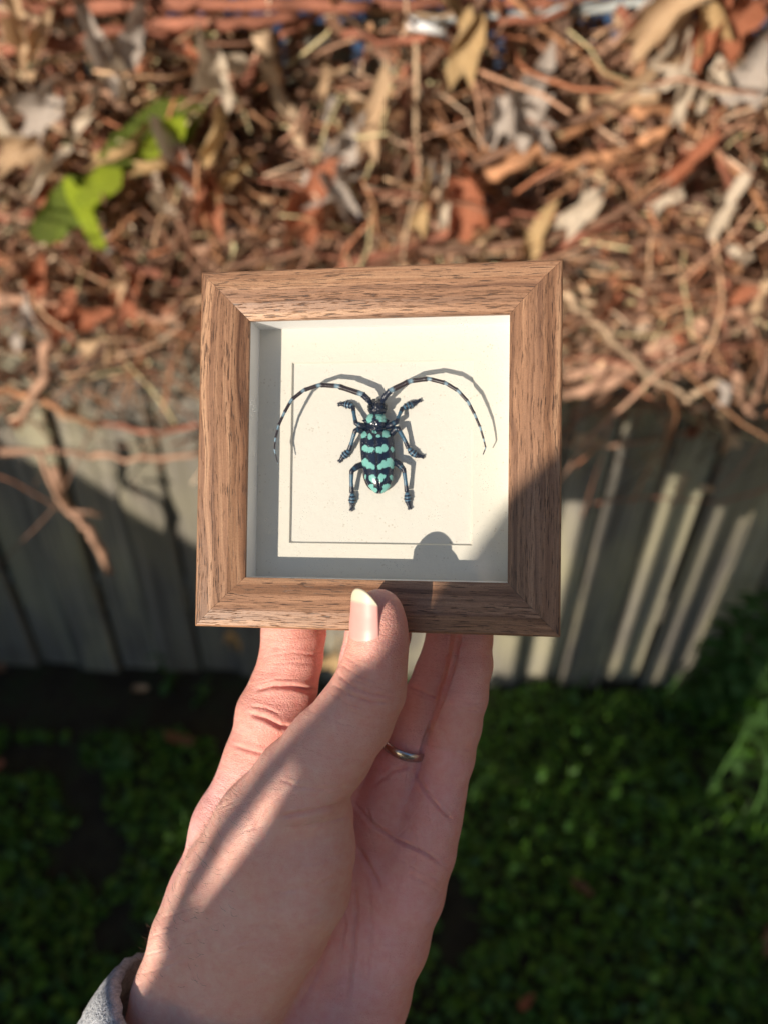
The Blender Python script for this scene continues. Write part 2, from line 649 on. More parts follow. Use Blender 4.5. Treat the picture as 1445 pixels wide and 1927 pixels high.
part('left_sky_blocker', mesh_np('left_sky_blocker', *box_vf(-3.6, -3.2, -1.1, 6, 0, 4.5), smooth=False), M_CASTER, kind='structure')  # added out of view to block skylight from the left
part('overhead_sky_blocker', mesh_np('overhead_sky_blocker', *box_vf(-2.6, 2.6, 0.40, 2.3, 1.76, 1.84), smooth=False), M_CASTER, kind='structure')  # unseen slab added overhead to keep skylight off the fence
part('right_sky_blocker', mesh_np('right_sky_blocker', *box_vf(2.75, 3.1, -5, 6, 0, 4.5), smooth=False), M_CASTER, kind='structure')  # added on the right, unseen, to cut down skylight
YQ = 0.0
top_z = 0
slots = [(952, 1195, 1290, 24), (1072, 955, 1140, 20), (1176, 795, 1290, 10.5), (1262, 905, 1290, 11), (1309, 935, 1290, 10.5), (1357, 955, 1290, 7.5), (1403, 975, 1290, 10)]
screen_parts = []
xs = []
for px, pt, pb, hw in slots:
    c = fence_pt(px, pt)
    l_ = fence_pt(px - hw, pt)
    xs.append((back_project(l_, YQ).x, back_project(c, YQ).x * 2 - back_project(l_, YQ).x, back_project(c, YQ).z))
ztop = back_project(fence_pt(1250, 708), YQ).z
edge_l = back_project(fence_pt(988, 1000), YQ).x
edge_r = back_project(fence_pt(1620, 900), YQ).x
screen = thing('slatted_shade_caster', 'added unseen slatted screen whose gaps leave sunlit strips on the fence', 'screen', (0, YQ, 0))  # added caster, slots shaped to let strips of sun reach the fence
xs.sort()
cur = edge_l
for a, b, zt in xs:
    if a > cur:
        part('slat', mesh_np('slat', *box_vf(cur, a, 0, 0.006, 0, ztop), smooth=False), M_CASTER, screen)
    if b > edge_l:
        part('slat', mesh_np('slat', *box_vf(max(a, cur) + 0.0005, b - 0.0005, 0, 0.006, zt, ztop), smooth=False), M_CASTER, screen)
    cur = max(cur, b)
part('slat', mesh_np('slat', *box_vf(cur, edge_r, 0, 0.006, 0, ztop), smooth=False), M_CASTER, screen)


# ------------------------------------------------------------------ dry leaves
def leaf_mesh(seed, size=0.05, curl=1.0, lobes=5, rings=3, n=20):
    r = random.Random(seed)
    ph = r.uniform(0, 6)
    a1, a2 = r.uniform(0.5, 1.4) * curl, r.uniform(-0.6, 1.2) * curl
    tw = r.uniform(-1.2, 1.2) * curl
    crk = r.uniform(0.08, 0.22) * curl
    V = [(0, 0, 0)]
    for k in range(1, rings + 1):
        for i in range(n):
            a = 2 * math.pi * i / n
            lob = 0.72 + 0.28 * math.cos(lobes * (a - math.pi / 2)) + 0.05 * math.sin(11 * a + ph)
            asp = 1.0 + 0.25 * math.sin(a)
            rr = k / rings * (lob * asp if k == rings else 0.5 * (1 + lob * asp))
            x, y = rr * math.cos(a) * 0.85, rr * math.sin(a) * 1.1
            z = crk * math.sin(3 * a + ph) * rr * rr + 0.08 * noise.noise((x * 3 + seed, y * 3, 1.7))
            # roll about the mid-rib, then along it
            th = a1 * x * 1.5
            if abs(a1) > 1e-3:
                R = 1 / (a1 * 1.5)
                x2, z2 = (R - z) * math.sin(th), R - (R - z) * math.cos(th)
            else:
                x2, z2 = x, z
            th = a2 * y
            if abs(a2) > 1e-3:
                R = 1 / a2
                y2, z3 = (R - z2) * math.sin(th), R - (R - z2) * math.cos(th)
            else:
                y2, z3 = y, z2
            t = tw * y2
            V.append((x2 * math.cos(t) - z3 * math.sin(t), y2, x2 * math.sin(t) + z3 * math.cos(t)))
    F = [(0, 1 + i, 1 + (i + 1) % n) for i in range(n)]
    for k in range(rings - 1):
        b0, b1 = 1 + k * n, 1 + (k + 1) * n
        for i in range(n):
            j = (i + 1) % n
            F.append((b0 + i, b1 + i, b1 + j, b0 + j))
    V = [(x * size, y * size, z * size) for x, y, z in V]
    return V, F


L_TAN = mat_leaf('leaf_tan', (0.46, 0.28, 0.16), (0.60, 0.41, 0.25), (0.68, 0.53, 0.36))
L_PALE = mat_leaf('leaf_pale', (0.52, 0.41, 0.30), (0.66, 0.55, 0.43), (0.72, 0.65, 0.54))
L_GREY = mat_leaf('leaf_grey', (0.36, 0.29, 0.25), (0.50, 0.43, 0.38), (0.58, 0.53, 0.48))
L_RED = mat_leaf('leaf_red', (0.24, 0.07, 0.035), (0.42, 0.14, 0.07), (0.52, 0.25, 0.14))
L_BROWN = mat_leaf('leaf_brown', (0.13, 0.06, 0.035), (0.30, 0.15, 0.08), (0.42, 0.25, 0.14))
L_GREEN = mat_leaf('leaf_green', (0.08, 0.075, 0.012), (0.11, 0.18, 0.012), (0.34, 0.38, 0.02), trans=0.35)
L_LIME = mat_leaf('leaf_lime', (0.18, 0.25, 0.01), (0.32, 0.42, 0.012), (0.46, 0.50, 0.03), trans=0.35)
L_GOLD = mat_leaf('leaf_gold', (0.46, 0.28, 0.11), (0.56, 0.38, 0.19), (0.62, 0.48, 0.28))
LEAF_MATS = [L_TAN, L_PALE, L_GREY, L_RED, L_BROWN]

leaf_shapes = []
for k in range(14):
    V, F = leaf_mesh(k, 1.0, curl=1.3 if k < 10 else 0.35, lobes=random.choice((3, 5, 5)) if k < 10 else 2)
    me = mesh_np('leaf', V, F)
    me.materials.append(None)
    leaf_shapes.append(me)


def leaf_obj(parent, loc, size, mat, shape=None, rot=None, label=None, squash=1.0):
    o = bpy.data.objects.new('leaf', leaf_shapes[shape if shape is not None else random.randrange(len(leaf_shapes))])
    link(o, parent)
    o.location = loc
    o.rotation_euler = rot if rot is not None else (random.uniform(0.3, 2.2), random.uniform(-1.2, 1.2), random.uniform(0, 6.28))
    o.scale = (size * squash, size, size)
    o.material_slots[0].link = 'OBJECT'
    o.material_slots[0].material = mat
    if label:
        o['label'] = label
    return o


vine = thing('climbing_vine', 'dense tangle of dead red brown creeper with curled dry leaves hanging over the fence', 'vine', (0, 0, 0))


def stem(pts, offs, w_px, col, k=5, jitter=0.003):
    P = [fence_pt(px, py, off) for (px, py), off in zip(pts, offs)]
    P = catmull([tuple(p) for p in P], k)
    P = P + RNG.normal(0, jitter, P.shape)
    dist = (P[:, 1].mean()) / math.cos(0.5)
    r0 = w_px / 2 / FPX * 1.3
    rad = r0 * (1 + 0.18 * RNG.normal(0, 1, len(P)).clip(-1.5, 1.5)) * np.linspace(1.1, 0.8, len(P))
    V, F = tube_np(P, rad, 7)
    me = mesh_np('stem', V, F)
    C = np.array(col) * (1 + 0.25 * RNG.normal(0, 1, (len(P), 1)).clip(-1.5, 1.5))
    vcol(me, np.repeat(C, 7, axis=0).clip(0, 1))
    return part('stem', me, M_TWIG, vine)


RED, ORG, BRN, PNK, TANS = (0.28, 0.11, 0.07), (0.40, 0.20, 0.105), (0.19, 0.105, 0.068), (0.39, 0.23, 0.155), (0.46, 0.33, 0.22)
named = [
    ([(-30, 35), (140, 10), (430, 6), (700, 12)], 20, RED), ([(-20, 60), (150, 22), (300, 8), (620, 4)], 12, PNK),
    ([(700, 10), (900, 5), (1150, 12), (1460, 4)], 14, RED), ([(270, 40), (420, 45), (560, 20)], 16, RED),
    ([(0, 90), (180, 75), (420, 50)], 16, RED), ([(530, 72), (600, 25), (640, -5)], 14, RED),
    ([(490, 60), (520, 160), (570, 260), (605, 305)], 24, TANS), ([(500, 90), (450, 160), (380, 220)], 14, RED),
    ([(90, 155), (190, 170), (262, 212)], 16, PNK), ([(90, 297), (180, 298)], 15, ORG),
    ([(180, 270), (215, 355)], 12, RED), ([(430, 390), (480, 430), (520, 450)], 12, ORG),
    ([(370, 470), (450, 445), (560, 420)], 15, PNK), ([(780, 180), (840, 245), (900, 275), (960, 300)], 15, ORG),
    ([(900, 340), (1000, 290), (1100, 230), (1200, 205), (1320, 250)], 20, ORG), ([(950, 300), (1090, 302), (1180, 280), (1260, 235)], 18, ORG),
    ([(720, 470), (830, 440), (860, 420)], 14, ORG), ([(1060, 200), (1180, 205), (1230, 215)], 16, PNK),
    ([(1345, 190), (1355, 280), (1385, 380), (1380, 480), (1362, 620), (1385, 700)], 15, RED),
    ([(1375, 180), (1445, 215), (1500, 225)], 14, ORG), ([(1020, 480), (1130, 420), (1250, 350), (1330, 300)], 16, RED),
    ([(640, 60), (760, 75), (900, 45), (1060, 30)], 10, RED), ([(1395, 60), (1420, 20), (1450, -20)], 22, RED),
    ([(0, 560), (90, 570), (200, 590), (350, 598)], 22, PNK), ([(140, 480), (240, 500), (330, 530), (350, 590)], 20, RED),
    ([(-10, 735), (60, 745), (130, 780), (190, 802)], 15, ORG), ([(0, 850), (120, 850), (240, 860), (390, 855)], 14, PNK),
    ([(190, 800), (290, 812), (380, 800)], 10, RED), ([(100, 640), (75, 720), (40, 800)], 17, PNK),
    ([(1060, 710), (1170, 680), (1280, 630), (1370, 590), (1460, 560)], 30, PNK), ([(1060, 745), (1150, 715), (1250, 660), (1345, 610)], 22, PNK),
    ([(1230, 735), (1300, 690), (1400, 640)], 15, PNK), ([(1280, 755), (1340, 725), (1400, 712)], 14, TANS),
    ([(1170, 500), (1250, 540), (1350, 560), (1445, 600)], 14, BRN), ([(1060, 600), (1170, 600), (1260, 560)], 14, BRN),
    ([(1380, 700), (1400, 760), (1420, 790)], 16, PNK), ([(1445, 650), (1425, 740), (1390, 800)], 12, BRN),
    ([(1060, 550), (1110, 600), (1210, 700), (1290, 745)], 12, TANS), ([(1160, 20), (1220, 60), (1260, 110)], 14, RED),
    ([(100, 880), (135, 960), (175, 1010), (205, 1080)], 20, PNK), ([(75, 850), (100, 920), (115, 945)], 11, PNK), ([(140, 960), (190, 965)], 10, PNK),
    ([(0, 400), (60, 404), (110, 400)], 12, RED), ([(640, 500), (760, 470), (900, 430), (1010, 400)], 14, RED),
    ([(1050, 30), (1060, 150), (1050, 240)], 14, BRN), ([(770, 120), (760, 230), (790, 330)], 12, RED),
    ([(1290, 890), (1275, 930), (1260, 950)], 12, TANS), ([(1320, 910), (1335, 930)], 12, TANS),
]
for pts, w, col in named:
    o0 = random.uniform(0.11, 0.17)
    offs = [o0 + random.uniform(-0.02, 0.02) for _ in pts]
    stem(pts, offs, w, col)
# more woody stems, scattered the same way and running on beyond the picture
for i in range(250):
    x, z = random.uniform(-1.9, 1.9), random.triangular(0.82, 1.47, 1.25)
    if i % 5 == 0:
        z = random.uniform(1.38, 1.47)
    ang = random.gauss(0, 0.55) + (math.pi if random.random() < 0.5 else 0) + (random.choice((1, -1)) * 1.2 if random.random() < 0.25 else 0)
    L = random.uniform(0.2, 0.8)
    y = FENCE_Y - random.uniform(0.03, 0.17)
    P = []
    for k in range(7):
        P.append((x, y, z))
        ang += random.gauss(0, 0.22)
        x += math.cos(ang) * L / 6
        z += math.sin(ang) * L / 6
        y = min(FENCE_Y - 0.02, y + random.gauss(0, 0.012))
    P = catmull(P, 2)
    r0 = random.choice((0.0018, 0.0024, 0.003, 0.004, 0.0055))
    V, F = tube_np(P, r0 * np.linspace(1.1, 0.7, len(P)), 6)
    me = mesh_np('stem', V, F)
    col = np.array(random.choice((RED, ORG, BRN, PNK, TANS, BRN)))
    vcol(me, np.repeat(col * (1 + 0.2 * RNG.normal(0, 1, (len(P), 1)).clip(-1.5, 1.5)), 6, axis=0).clip(0, 1))
    part('stem', me, M_TWIG, vine)


def L(px, py, off, size, mat, rot, shape, sq=1.0, label=None):
    leaf_obj(vine, fence_pt(px, py, off), size * 1.18, mat, shape, rot, label, sq)


PI = math.pi
# leaves one can pick out in the photograph
L(112, 408, .20, .050, L_GREEN, (1.35, 0.9, 0.1), 11, 1.0, 'broad green leaf turning brown at the left')
L(175, 362, .215, .032, L_LIME, (1.4, 0.9, 0.1), 12, 1.0, 'small bright lime green leaf')
L(172, 425, .215, .042, L_LIME, (1.4, -0.3, 0.0), 13, 0.6, 'narrow lime green leaf')
L(262, 268, .17, .060, L_GREEN, (1.2, 1.1, 0.1), 10, 0.9, 'dark green leaf with a rolled cream edge')
L(300, 268, .19, .030, L_LIME, (1.3, 0.9, 0.1), 11, 0.9)
for (px, py, s, rz, sq) in ((160, 222, .036, 0.7, .5), (215, 285, .050, 1.15, .35), (280, 308, .045, 1.25, .4)):
    L(px, py, .19, s, L_GOLD if px > 170 else L_PALE, (PI / 2, rz, 0), 2, sq, 'rolled cream leaf edge')
for (px, py, s, rz, sq, mt) in ((30, 290, .055, .9, .5, L_TAN), (75, 335, .045, .8, .45, L_PALE), (400, 290, .055, .4, .38, L_GOLD), (430, 345, .045, .7, .38, L_GOLD),
                                (355, 325, .052, -.5, .5, L_GREY), (315, 385, .034, -.4, .6, L_PALE), (872, 88, .050, 0.0, .9, L_GOLD), (200, 110, .058, -.3, .45, L_GREY),
                                (248, 90, .045, .3, .6, L_GREY), (236, 135, .04, -.1, .4, L_PALE), (45, 75, .05, .1, .5, L_TAN), (70, 90, .035, .5, .5, L_TAN),
                                (75, 215, .05, .3, .8, L_GREY), (415, 150, .055, -.5, .5, L_PALE), (430, 120, .04, 1.4, .4, L_PALE), (385, 380, .062, -.2, .8, L_RED),
                                (640, 290, .042, .4, .9, L_GREY), (610, 350, .05, 1.1, .6, L_GREY), (575, 410, .062, .3, .9, L_RED), (640, 360, .05, -.4, .6, L_GREY),
                                (875, 395, .060, .5, .9, L_RED), (835, 385, .045, -.1, .4, L_PALE), (790, 400, .042, .1, .35, L_GOLD), (985, 215, .055, .3, .7, L_GREY),
                                (1010, 245, .05, -.4, .45, L_GREY), (935, 230, .05, .6, .6, L_GREY), (1180, 165, .055, .9, .6, L_TAN), (1260, 100, .06, 1.1, .8, L_PALE),
                                (1240, 40, .065, .8, .7, L_TAN), (1330, 55, .04, .3, .7, L_GOLD), (1310, 90, .045, .3, .8, L_RED), (1280, 180, .05, -.15, .4, L_PALE),
                                (1328, 165, .042, .4, .4, L_PALE), (1410, 145, .05, .0, .8, L_GREY), (1085, 395, .045, .5, .9, L_PALE), (1000, 455, .04, .3, .6, L_GOLD),
                                (120, 610, .045, .3, .9, L_RED), (155, 600, .04, 1.2, .8, L_RED), (70, 535, .045, .5, .7, L_RED), (245, 575, .038, .2, .8, L_RED),
                                (170, 650, .035, .8, .5, L_TAN), (225, 535, .035, .3, .7, L_TAN), (1260, 330, .05, .6, .6, L_RED), (1380, 45, .05, .2, .7, L_RED),
                                (1350, 410, .05, .2, .6, L_PALE), (1250, 370, .035, .7, .5, L_PALE), (700, 240, .05, .2, .6, L_TAN), (445, 1200, .04, .3, .8, L_GOLD), (625, 1240, .045, .3, .8, L_GOLD)):
    off = .19 if py < 900 else .06
    L(px, py, off, s, mt, (PI / 2 + random.uniform(-.3, .3), rz, random.uniform(-.3, .3)), random.randrange(10), sq)
for i in range(235):
    x, z = random.uniform(-1.7, 1.7), random.triangular(0.80, 1.48, 1.3)
    if abs(x) > 0.95 and random.random() < 0.5:
        x *= 0.5
    leaf_obj(vine, (x, FENCE_Y - random.uniform(0.03, 0.19), z), random.uniform(0.016, 0.043), random.choice(LEAF_MATS + [L_BROWN, L_TAN, L_GREY, L_PALE, L_TAN]), random.randrange(10),
             squash=random.uniform(0.4, 1.0))


def scatter(n, make, cols, place, s0, s1):
    """n transformed copies of small (V, F) patterns joined into one mesh"""
    pats = [make(k) for k in range(8)]
    VV, FF, CC = [], [], []
    base = 0
    per = [int(n / len(pats))] * len(pats)
    for (V, F), m in zip(pats, per):
        V = np.asarray(V, float)
        F = np.asarray(F)
        T, R = place(m)
        s = RNG.uniform(s0, s1, (m, 1, 1))
        P = np.einsum('mij,vj->mvi', R, V) * s + T[:, None, :]
        VV.append(P.reshape(-1, 3))
        FF.append((F[None] + (base + np.arange(m) * len(V))[:, None, None]).reshape(-1, F.shape[1]))
        base += m * len(V)
        c = cols[RNG.integers(0, len(cols), m)] * RNG.uniform(0.6, 1.35, (m, 1))
        CC.append(np.repeat(c, len(V), axis=0))
    return np.vstack(VV), np.vstack(FF), np.vstack(CC).clip(0, 0.9)


def rand_rot(m, tilt=1.0):
    a = RNG.uniform(0, 2 * math.pi, m)
    b = RNG.normal(0, tilt, m)
    c = RNG.uniform(0, 2 * math.pi, m)
    out = np.zeros((m, 3, 3))
    for i in range(m):
        out[i] = np.array((Matrix.Rotation(a[i], 3, 'Z') @ Matrix.Rotation(b[i], 3, 'X') @ Matrix.Rotation(c[i], 3, 'Z')))
    return out


def vine_z(m):
    z = 0.86 + (1.475 - 0.86) * RNG.beta(1.75, 1.1, m)
    z += RNG.normal(0, 0.035, m)
    return z.clip(0.74, 1.485)


def scrap(k):
    """a small curled strip of dead leaf: 3 x 2 quads"""
    r = random.Random(100 + k)
    V = []
    for i in range(5):
        t = i / 4 - 0.5
        w = 0.28 * (1 - 1.7 * t * t) * r.uniform(.8, 1.2)
        for j in (-1, 0, 1):
            V.append((j * w, t, 0.5 * math.cos(t * 3.2 * r.uniform(.8, 1.2)) + (0.25 if j else 0) * r.uniform(.3, 1.3)))
    F = [(i * 3 + j, i * 3 + j + 1, i * 3 + j + 4, i * 3 + j + 3) for i in range(4) for j in range(2)]
    return V, F


def place_vine(m):
    T = np.stack([RNG.uniform(-1.9, 1.9, m), FENCE_Y - 0.015 - RNG.uniform(0, 0.125, m), vine_z(m)], 1)
    # clumps and holes
    keep = np.array([noise.noise((t[0] * 4.3, t[2] * 4.3, 3.1)) + 0.55 * noise.noise((t[0] * 11, t[2] * 11, 9.1)) for t in T])
    bad = keep < -0.08
    T[bad, 0] += RNG.uniform(-0.5, 0.5, bad.sum())
    T[bad, 1] = FENCE_Y - 0.015
    return T, rand_rot(m, 1.4)


cols = np.array([(0.18, 0.095, 0.05), (0.27, 0.155, 0.085), (0.11, 0.055, 0.03), (0.37, 0.26, 0.165), (0.25, 0.11, 0.06), (0.42, 0.33, 0.24), (0.22, 0.13, 0.09), (0.16, 0.09, 0.06), (0.36, 0.34, 0.2), (0.07, 0.038, 0.025), (0.06, 0.034, 0.022), (0.24, 0.15, 0.10)])
V, F, C = scatter(4400, scrap, cols * np.array([1.8, 1.75, 1.75]) + 0.01, place_vine, 0.010, 0.044)
me = mesh_np('leaf_scrap', V, F)
vcol(me, C)
part('leaf_scrap', me, M_DEBRIS, vine, kind='stuff')


def twig(k):
    r = random.Random(300 + k)
    P = [(0, 0, 0)]
    a = 0
    for i in range(5):
        a += r.gauss(0, 0.35)
        p = P[-1]
        P.append((p[0] + 0.2 * math.sin(a), p[1] + 0.2 * math.cos(a), p[2] + r.uniform(-.04, .04)))
    V, F = tube_np(P, np.linspace(0.015, 0.008, 6), 4)
    return V, [f for f in F if len(f) == 4]


V, F, C = scatter(6200, twig, cols * np.array([1.6, 1.48, 1.45]) + np.array([0.03, 0.01, 0.005]), place_vine, 0.06, 0.26)
me = mesh_np('twig', V, F)
vcol(me, C)
part('twig', me, M_TWIG, vine, kind='stuff')


# loose fine tendrils hanging under the vine
def place_low(m):
    T = np.stack([RNG.uniform(-1.9, 1.9, m), FENCE_Y - RNG.uniform(0.02, 0.1, m), RNG.normal(0.84, 0.06, m)], 1)
    return T, rand_rot(m, 1.4)


V, F, C = scatter(420, twig, cols, place_low, 0.06, 0.16)
me = mesh_np('tendril', V, F)
vcol(me, C)
part('tendril', me, M_TWIG, vine, kind='stuff')

# pale wire-like cane along the fence top at the right
V, F = tube_np(catmull([tuple(fence_pt(px, py, .12)) for px, py in ((800, 48), (1000, 30), (1060, 20), (1200, 8), (1400, -10), (1700, -40))], 3), 0.007, 8)
cane = part('metal_pole', mesh_np('metal_pole', V, F), simple('galvanised', (0.42, 0.45, 0.45), 0.5, 0.1, 40))
cane['label'] = 'pale grey metal pole lying along the fence top at the right, half under red stems'
cane['category'] = 'pole'
hook = part('white_tag', mesh_np('white_tag', *tube_np([tuple(fence_pt(768, 42, .19)), tuple(fence_pt(836, 58, .19))], 0.010, 8, 0.7)), simple('white_plastic', (0.8, 0.82, 0.85), 0.4, 0.03))
hook['label'] = 'short white plastic tube caught in the vine at the fence top'
hook['category'] = 'tube'

# ------------------------------------------------------------------ ground cover, weeds, fallen leaves
def herb(k):
    r = random.Random(500 + k)
    n = 7
    V = [(0, 0, 0.06)]
    for i in range(n):
        a = 2 * math.pi * i / n
        rr = (0.45 + 0.08 * r.random()) * (1 - 0.25 * (abs(math.cos(a / 2)) > 0.97))
        V.append((rr * math.cos(a), rr * math.sin(a) * 1.15, -0.05 + 0.1 * r.random()))
    F = [(0, 1 + i, 1 + (i + 1) % n) for i in range(n)]
    return V, F


def place_ground(dens):
    def f(m):
        out = []
        while len(out) < m:
            x, y = random.uniform(-1.9, 1.9), random.uniform(-0.6, FENCE_Y - 0.02)
            q = noise.noise((x * 3.5, y * 3.5, 7.7)) * 1.0 + noise.noise((x * 9, y * 9, 2.2)) * 0.6
            lim = -0.45 if (x > -0.1 or y < 1.09) else 0.6
            if q < lim - dens:
                continue
            h = 0.012 + max(0, q + 0.3) * 0.085 * random.random() ** 0.6
            out.append((x, y, gz(x, y) + h))
        return np.array(out), rand_rot(m, 0.5)
    return f


hc = np.array([(0.035, 0.10, 0.015), (0.05, 0.14, 0.02), (0.025, 0.075, 0.012), (0.075, 0.18, 0.03), (0.045, 0.12, 0.035)]) * np.array([1.9, 1.65, 1.3])
V, F, C = scatter(44000, herb, hc, place_ground(0.12), 0.007, 0.024)
me = mesh_np('ground_cover', V, F)
vcol(me, C)
o = part('ground_cover', me, M_HERB, kind='stuff')
o['label'] = 'low dark green creeping weeds covering the ground below the fence'
o['category'] = 'ground cover'


def blade(k):
    V = []
    for i in range(4):
        t = i / 3
        V += [(-0.03 * (1 - t) - 0.002, 0.25 * t * t, t), (0.03 * (1 - t) + 0.002, 0.25 * t * t, t)]
    return V, [(2 * i, 2 * i + 1, 2 * i + 3, 2 * i + 2) for i in range(3)]


V, F, C = scatter(12000, blade, hc * 1.2, place_ground(0.2), 0.02, 0.06)
me = mesh_np('grass', V, F)
vcol(me, C)
o = part('grass', me, M_HERB, kind='stuff')
o['label'] = 'short thin grass blades growing among the creeping weeds'
o['category'] = 'grass'


def weed_leaf(L_, W, bend):
    V, n = [], 7
    for i in range(n):
        t = i / (n - 1)
        w = W * math.sin(math.pi * min(1, t * 0.93 + 0.05)) ** 0.8
        y = L_ * math.sin(bend * t) / bend
        z = L_ * (1 - math.cos(bend * t)) / bend
        for j in (-1, 0, 1):
            V.append((j * w, y, -z + abs(j) * 0.15 * W))
    F = [(i * 3 + j, i * 3 + j + 1, i * 3 + j + 4, i * 3 + j + 3) for i in range(n - 1) for j in range(2)]
    return V, F


WL = [mesh_np('leaf', *weed_leaf(1.0, w, b)) for w, b in ((0.16, 0.9), (0.22, 1.2), (0.12, 0.6), (0.26, 1.5))]
M_WEED = mat_leaf('weed_green', (0.04, 0.10, 0.02), (0.06, 0.15, 0.03), (0.10, 0.22, 0.045), trans=0.3)
for w_ in WL:
    w_.materials.append(M_WEED)


def weed(px, py, h, lean, nl, label, size=0.07, depth=None):
    g = ground_pt(px, py)
    if g.y > FENCE_Y - 0.05:
        g.y = FENCE_Y - 0.05
    g.z = gz(g.x, g.y)
    t = thing('weed_plant', label, 'weed', g, 'weeds growing up in front of the fence')
    P = [(0, 0, 0)]
    for i in range(1, 7):
        s = i / 6
        P.append((lean[0] * s * s + random.gauss(0, .004), lean[1] * s * s, h * s))
    V, F = tube_np(P, np.linspace(0.0035, 0.0018, 7), 6)
    me = mesh_np('stem', V, F)
    me.materials.append(M_WEED)
    part('stem', me, None, t)
    for i in range(nl):
        s = (i + 0.6) / nl
        k = min(5, int(s * 6))
        f = s * 6 - k
        p = np.array(P[k]) * (1 - f) + np.array(P[k + 1]) * f
        o = bpy.data.objects.new('leaf', random.choice(WL))
        link(o, t)
        o.location = p
        o.rotation_euler = (random.uniform(0.0, 0.7), random.uniform(-.3, .3), i * 2.4 + random.uniform(-.4, .4))
        q = size * random.uniform(0.6, 1.15) * (1.15 - 0.5 * s)
        o.scale = (q, q, q)
    return t


weed(1340, 1480, 0.30, (0.04, 0.02), 12, 'tall leafy green weed at the right edge beside the fence foot', 0.08)
weed(1400, 1560, 0.34, (-0.03, 0.05), 13, 'bushy weed at the far right with broad drooping leaves', 0.095)
weed(1235, 1330, 0.16, (0.02, -0.02), 8, 'small weed under the middle sunlit streak of the fence', 0.055)
weed(1040, 1350, 0.15, (0.05, 0.0), 6, 'thin leaning weed just right of the fingers at the fence foot', 0.05)
weed(1330, 1330, 0.26, (0.05, 0.0), 9, 'upright weed against the fence right of the sunlit streaks', 0.06)
weed(1430, 1360, 0.42, (0.02, 0.0), 14, 'tallest dark weed against the fence at the right edge of the picture', 0.08)
for px, h_, lab in ((1300, 0.34, 'leafy shoot against the fence, leftmost of the tall growth at the right'), (1350, 0.46, 'dense leafy shoot against the fence, second of the tall growth at the right'),
                    (1400, 0.52, 'tall dense shoot against the fence where the last sunlit streak ends'), (1470, 0.56, 'tallest leafy shoot at the right edge, cut off by the picture'), (1540, 0.5, 'leafy shoot at the very right edge behind the tallest one')):
    weed(px, 1300, h_ * 1.22, (0.01, -0.03), 46, lab, 0.085)
weed(1240, 1480, 0.10, (0.02, 0.0), 8, 'low rosette weed on the ground between the hand and the right edge', 0.06)
weed(240, 1440, 0.10, (0.0, 0.0), 11, 'pale round leaved weed left of the thumb on dark soil', 0.055)
weed(330, 1290, 0.14, (-0.02, 0.0), 7, 'small dark weed against the shaded fence foot at the left', 0.05)
weed(380, 1330, 0.09, (0.02, 0.0), 6, 'low weed on dark soil just left of the index finger', 0.05)

for px, py, s, mt, lab in ((1090, 1700, .026, L_BROWN, 'curled brown fallen leaf on the green ground at the lower right'), (8, 1478, .028, L_RED, 'orange brown fallen leaf at the left edge of the ground'),
                           (352, 1425, .036, L_BROWN, 'large brown fallen leaf on soil beside the palm'), (1432, 1790, .030, L_BROWN, 'dull brown fallen leaf in the lower right corner'),
                           (268, 1330, .022, L_TAN, 'small tan fallen leaf at the shaded fence foot'), (985, 1905, .018, L_RED, 'small reddish fallen leaf at the bottom edge right of the wrist'),
                           (20, 1300, .026, L_BROWN, 'dark fallen leaf at the foot of the fence at the far left')):
    g = ground_pt(px, py)
    g.y = min(g.y, FENCE_Y - 0.04)
    o = bpy.data.objects.new('fallen_leaf', leaf_shapes[random.randrange(14)])
    link(o)
    o.location = (g.x, g.y, gz(g.x, g.y) + 0.055)
    o.rotation_euler = (random.uniform(-.3, .3), random.uniform(-.3, .3), random.uniform(0, 6))
    o.scale = (s, s, s)
    o.material_slots[0].link = 'OBJECT'
    o.material_slots[0].material = mt
    o['label'] = lab
    o['category'] = 'leaf'
    o['group'] = 'fallen leaves on the ground'

# ------------------------------------------------------------------ the shadow box frame (modelled in metres, local +Z towards the viewer)
FR = Euler((R_(-1.52), R_(-8.03), R_(-0.52)), 'XYZ').to_matrix()
FT = Vector((-3.97, 24.64, -292.6)) * 0.001
FM = CAMM @ (Matrix.Translation(FT * NEAR) @ FR.to_4x4())
frame = thing('box_frame', 'small square walnut box frame with white lining held up in the hand', 'frame')
frame.matrix_world = FM
u = 0.001 * NEAR
HO, HI = 70.0, 50.7


def frame_rail():
    prof = [(HO - 0.6, -25), (HO, -24.4), (HO, -1.6), (HO - 0.25, -0.9), (HO - 0.8, -0.5), (63.2, 0.35), (62.4, 0.3), (57.0, -0.5), (56.4, -0.75), (51.4, -2.9), (HI, -3.3), (HI, -5.0), (51.3, -5.0), (51.3, -25)]
    V = []
    for r, z in prof:
        h = 0.05
        V += [(-(r - h), -r, z), ((r - h), -r, z)]
    n = len(prof)
    F = [(2 * i, 2 * i + 1, 2 * ((i + 1) % n) + 1, 2 * ((i + 1) % n)) for i in range(n)]
    F += [tuple(2 * i for i in range(n)), tuple(2 * i + 1 for i in reversed(range(n)))]
    V = [(x * u, y * u, z * u) for x, y, z in V]
    return mesh_np('frame_rail', V, [tuple(reversed(f)) for f in F], smooth=False)


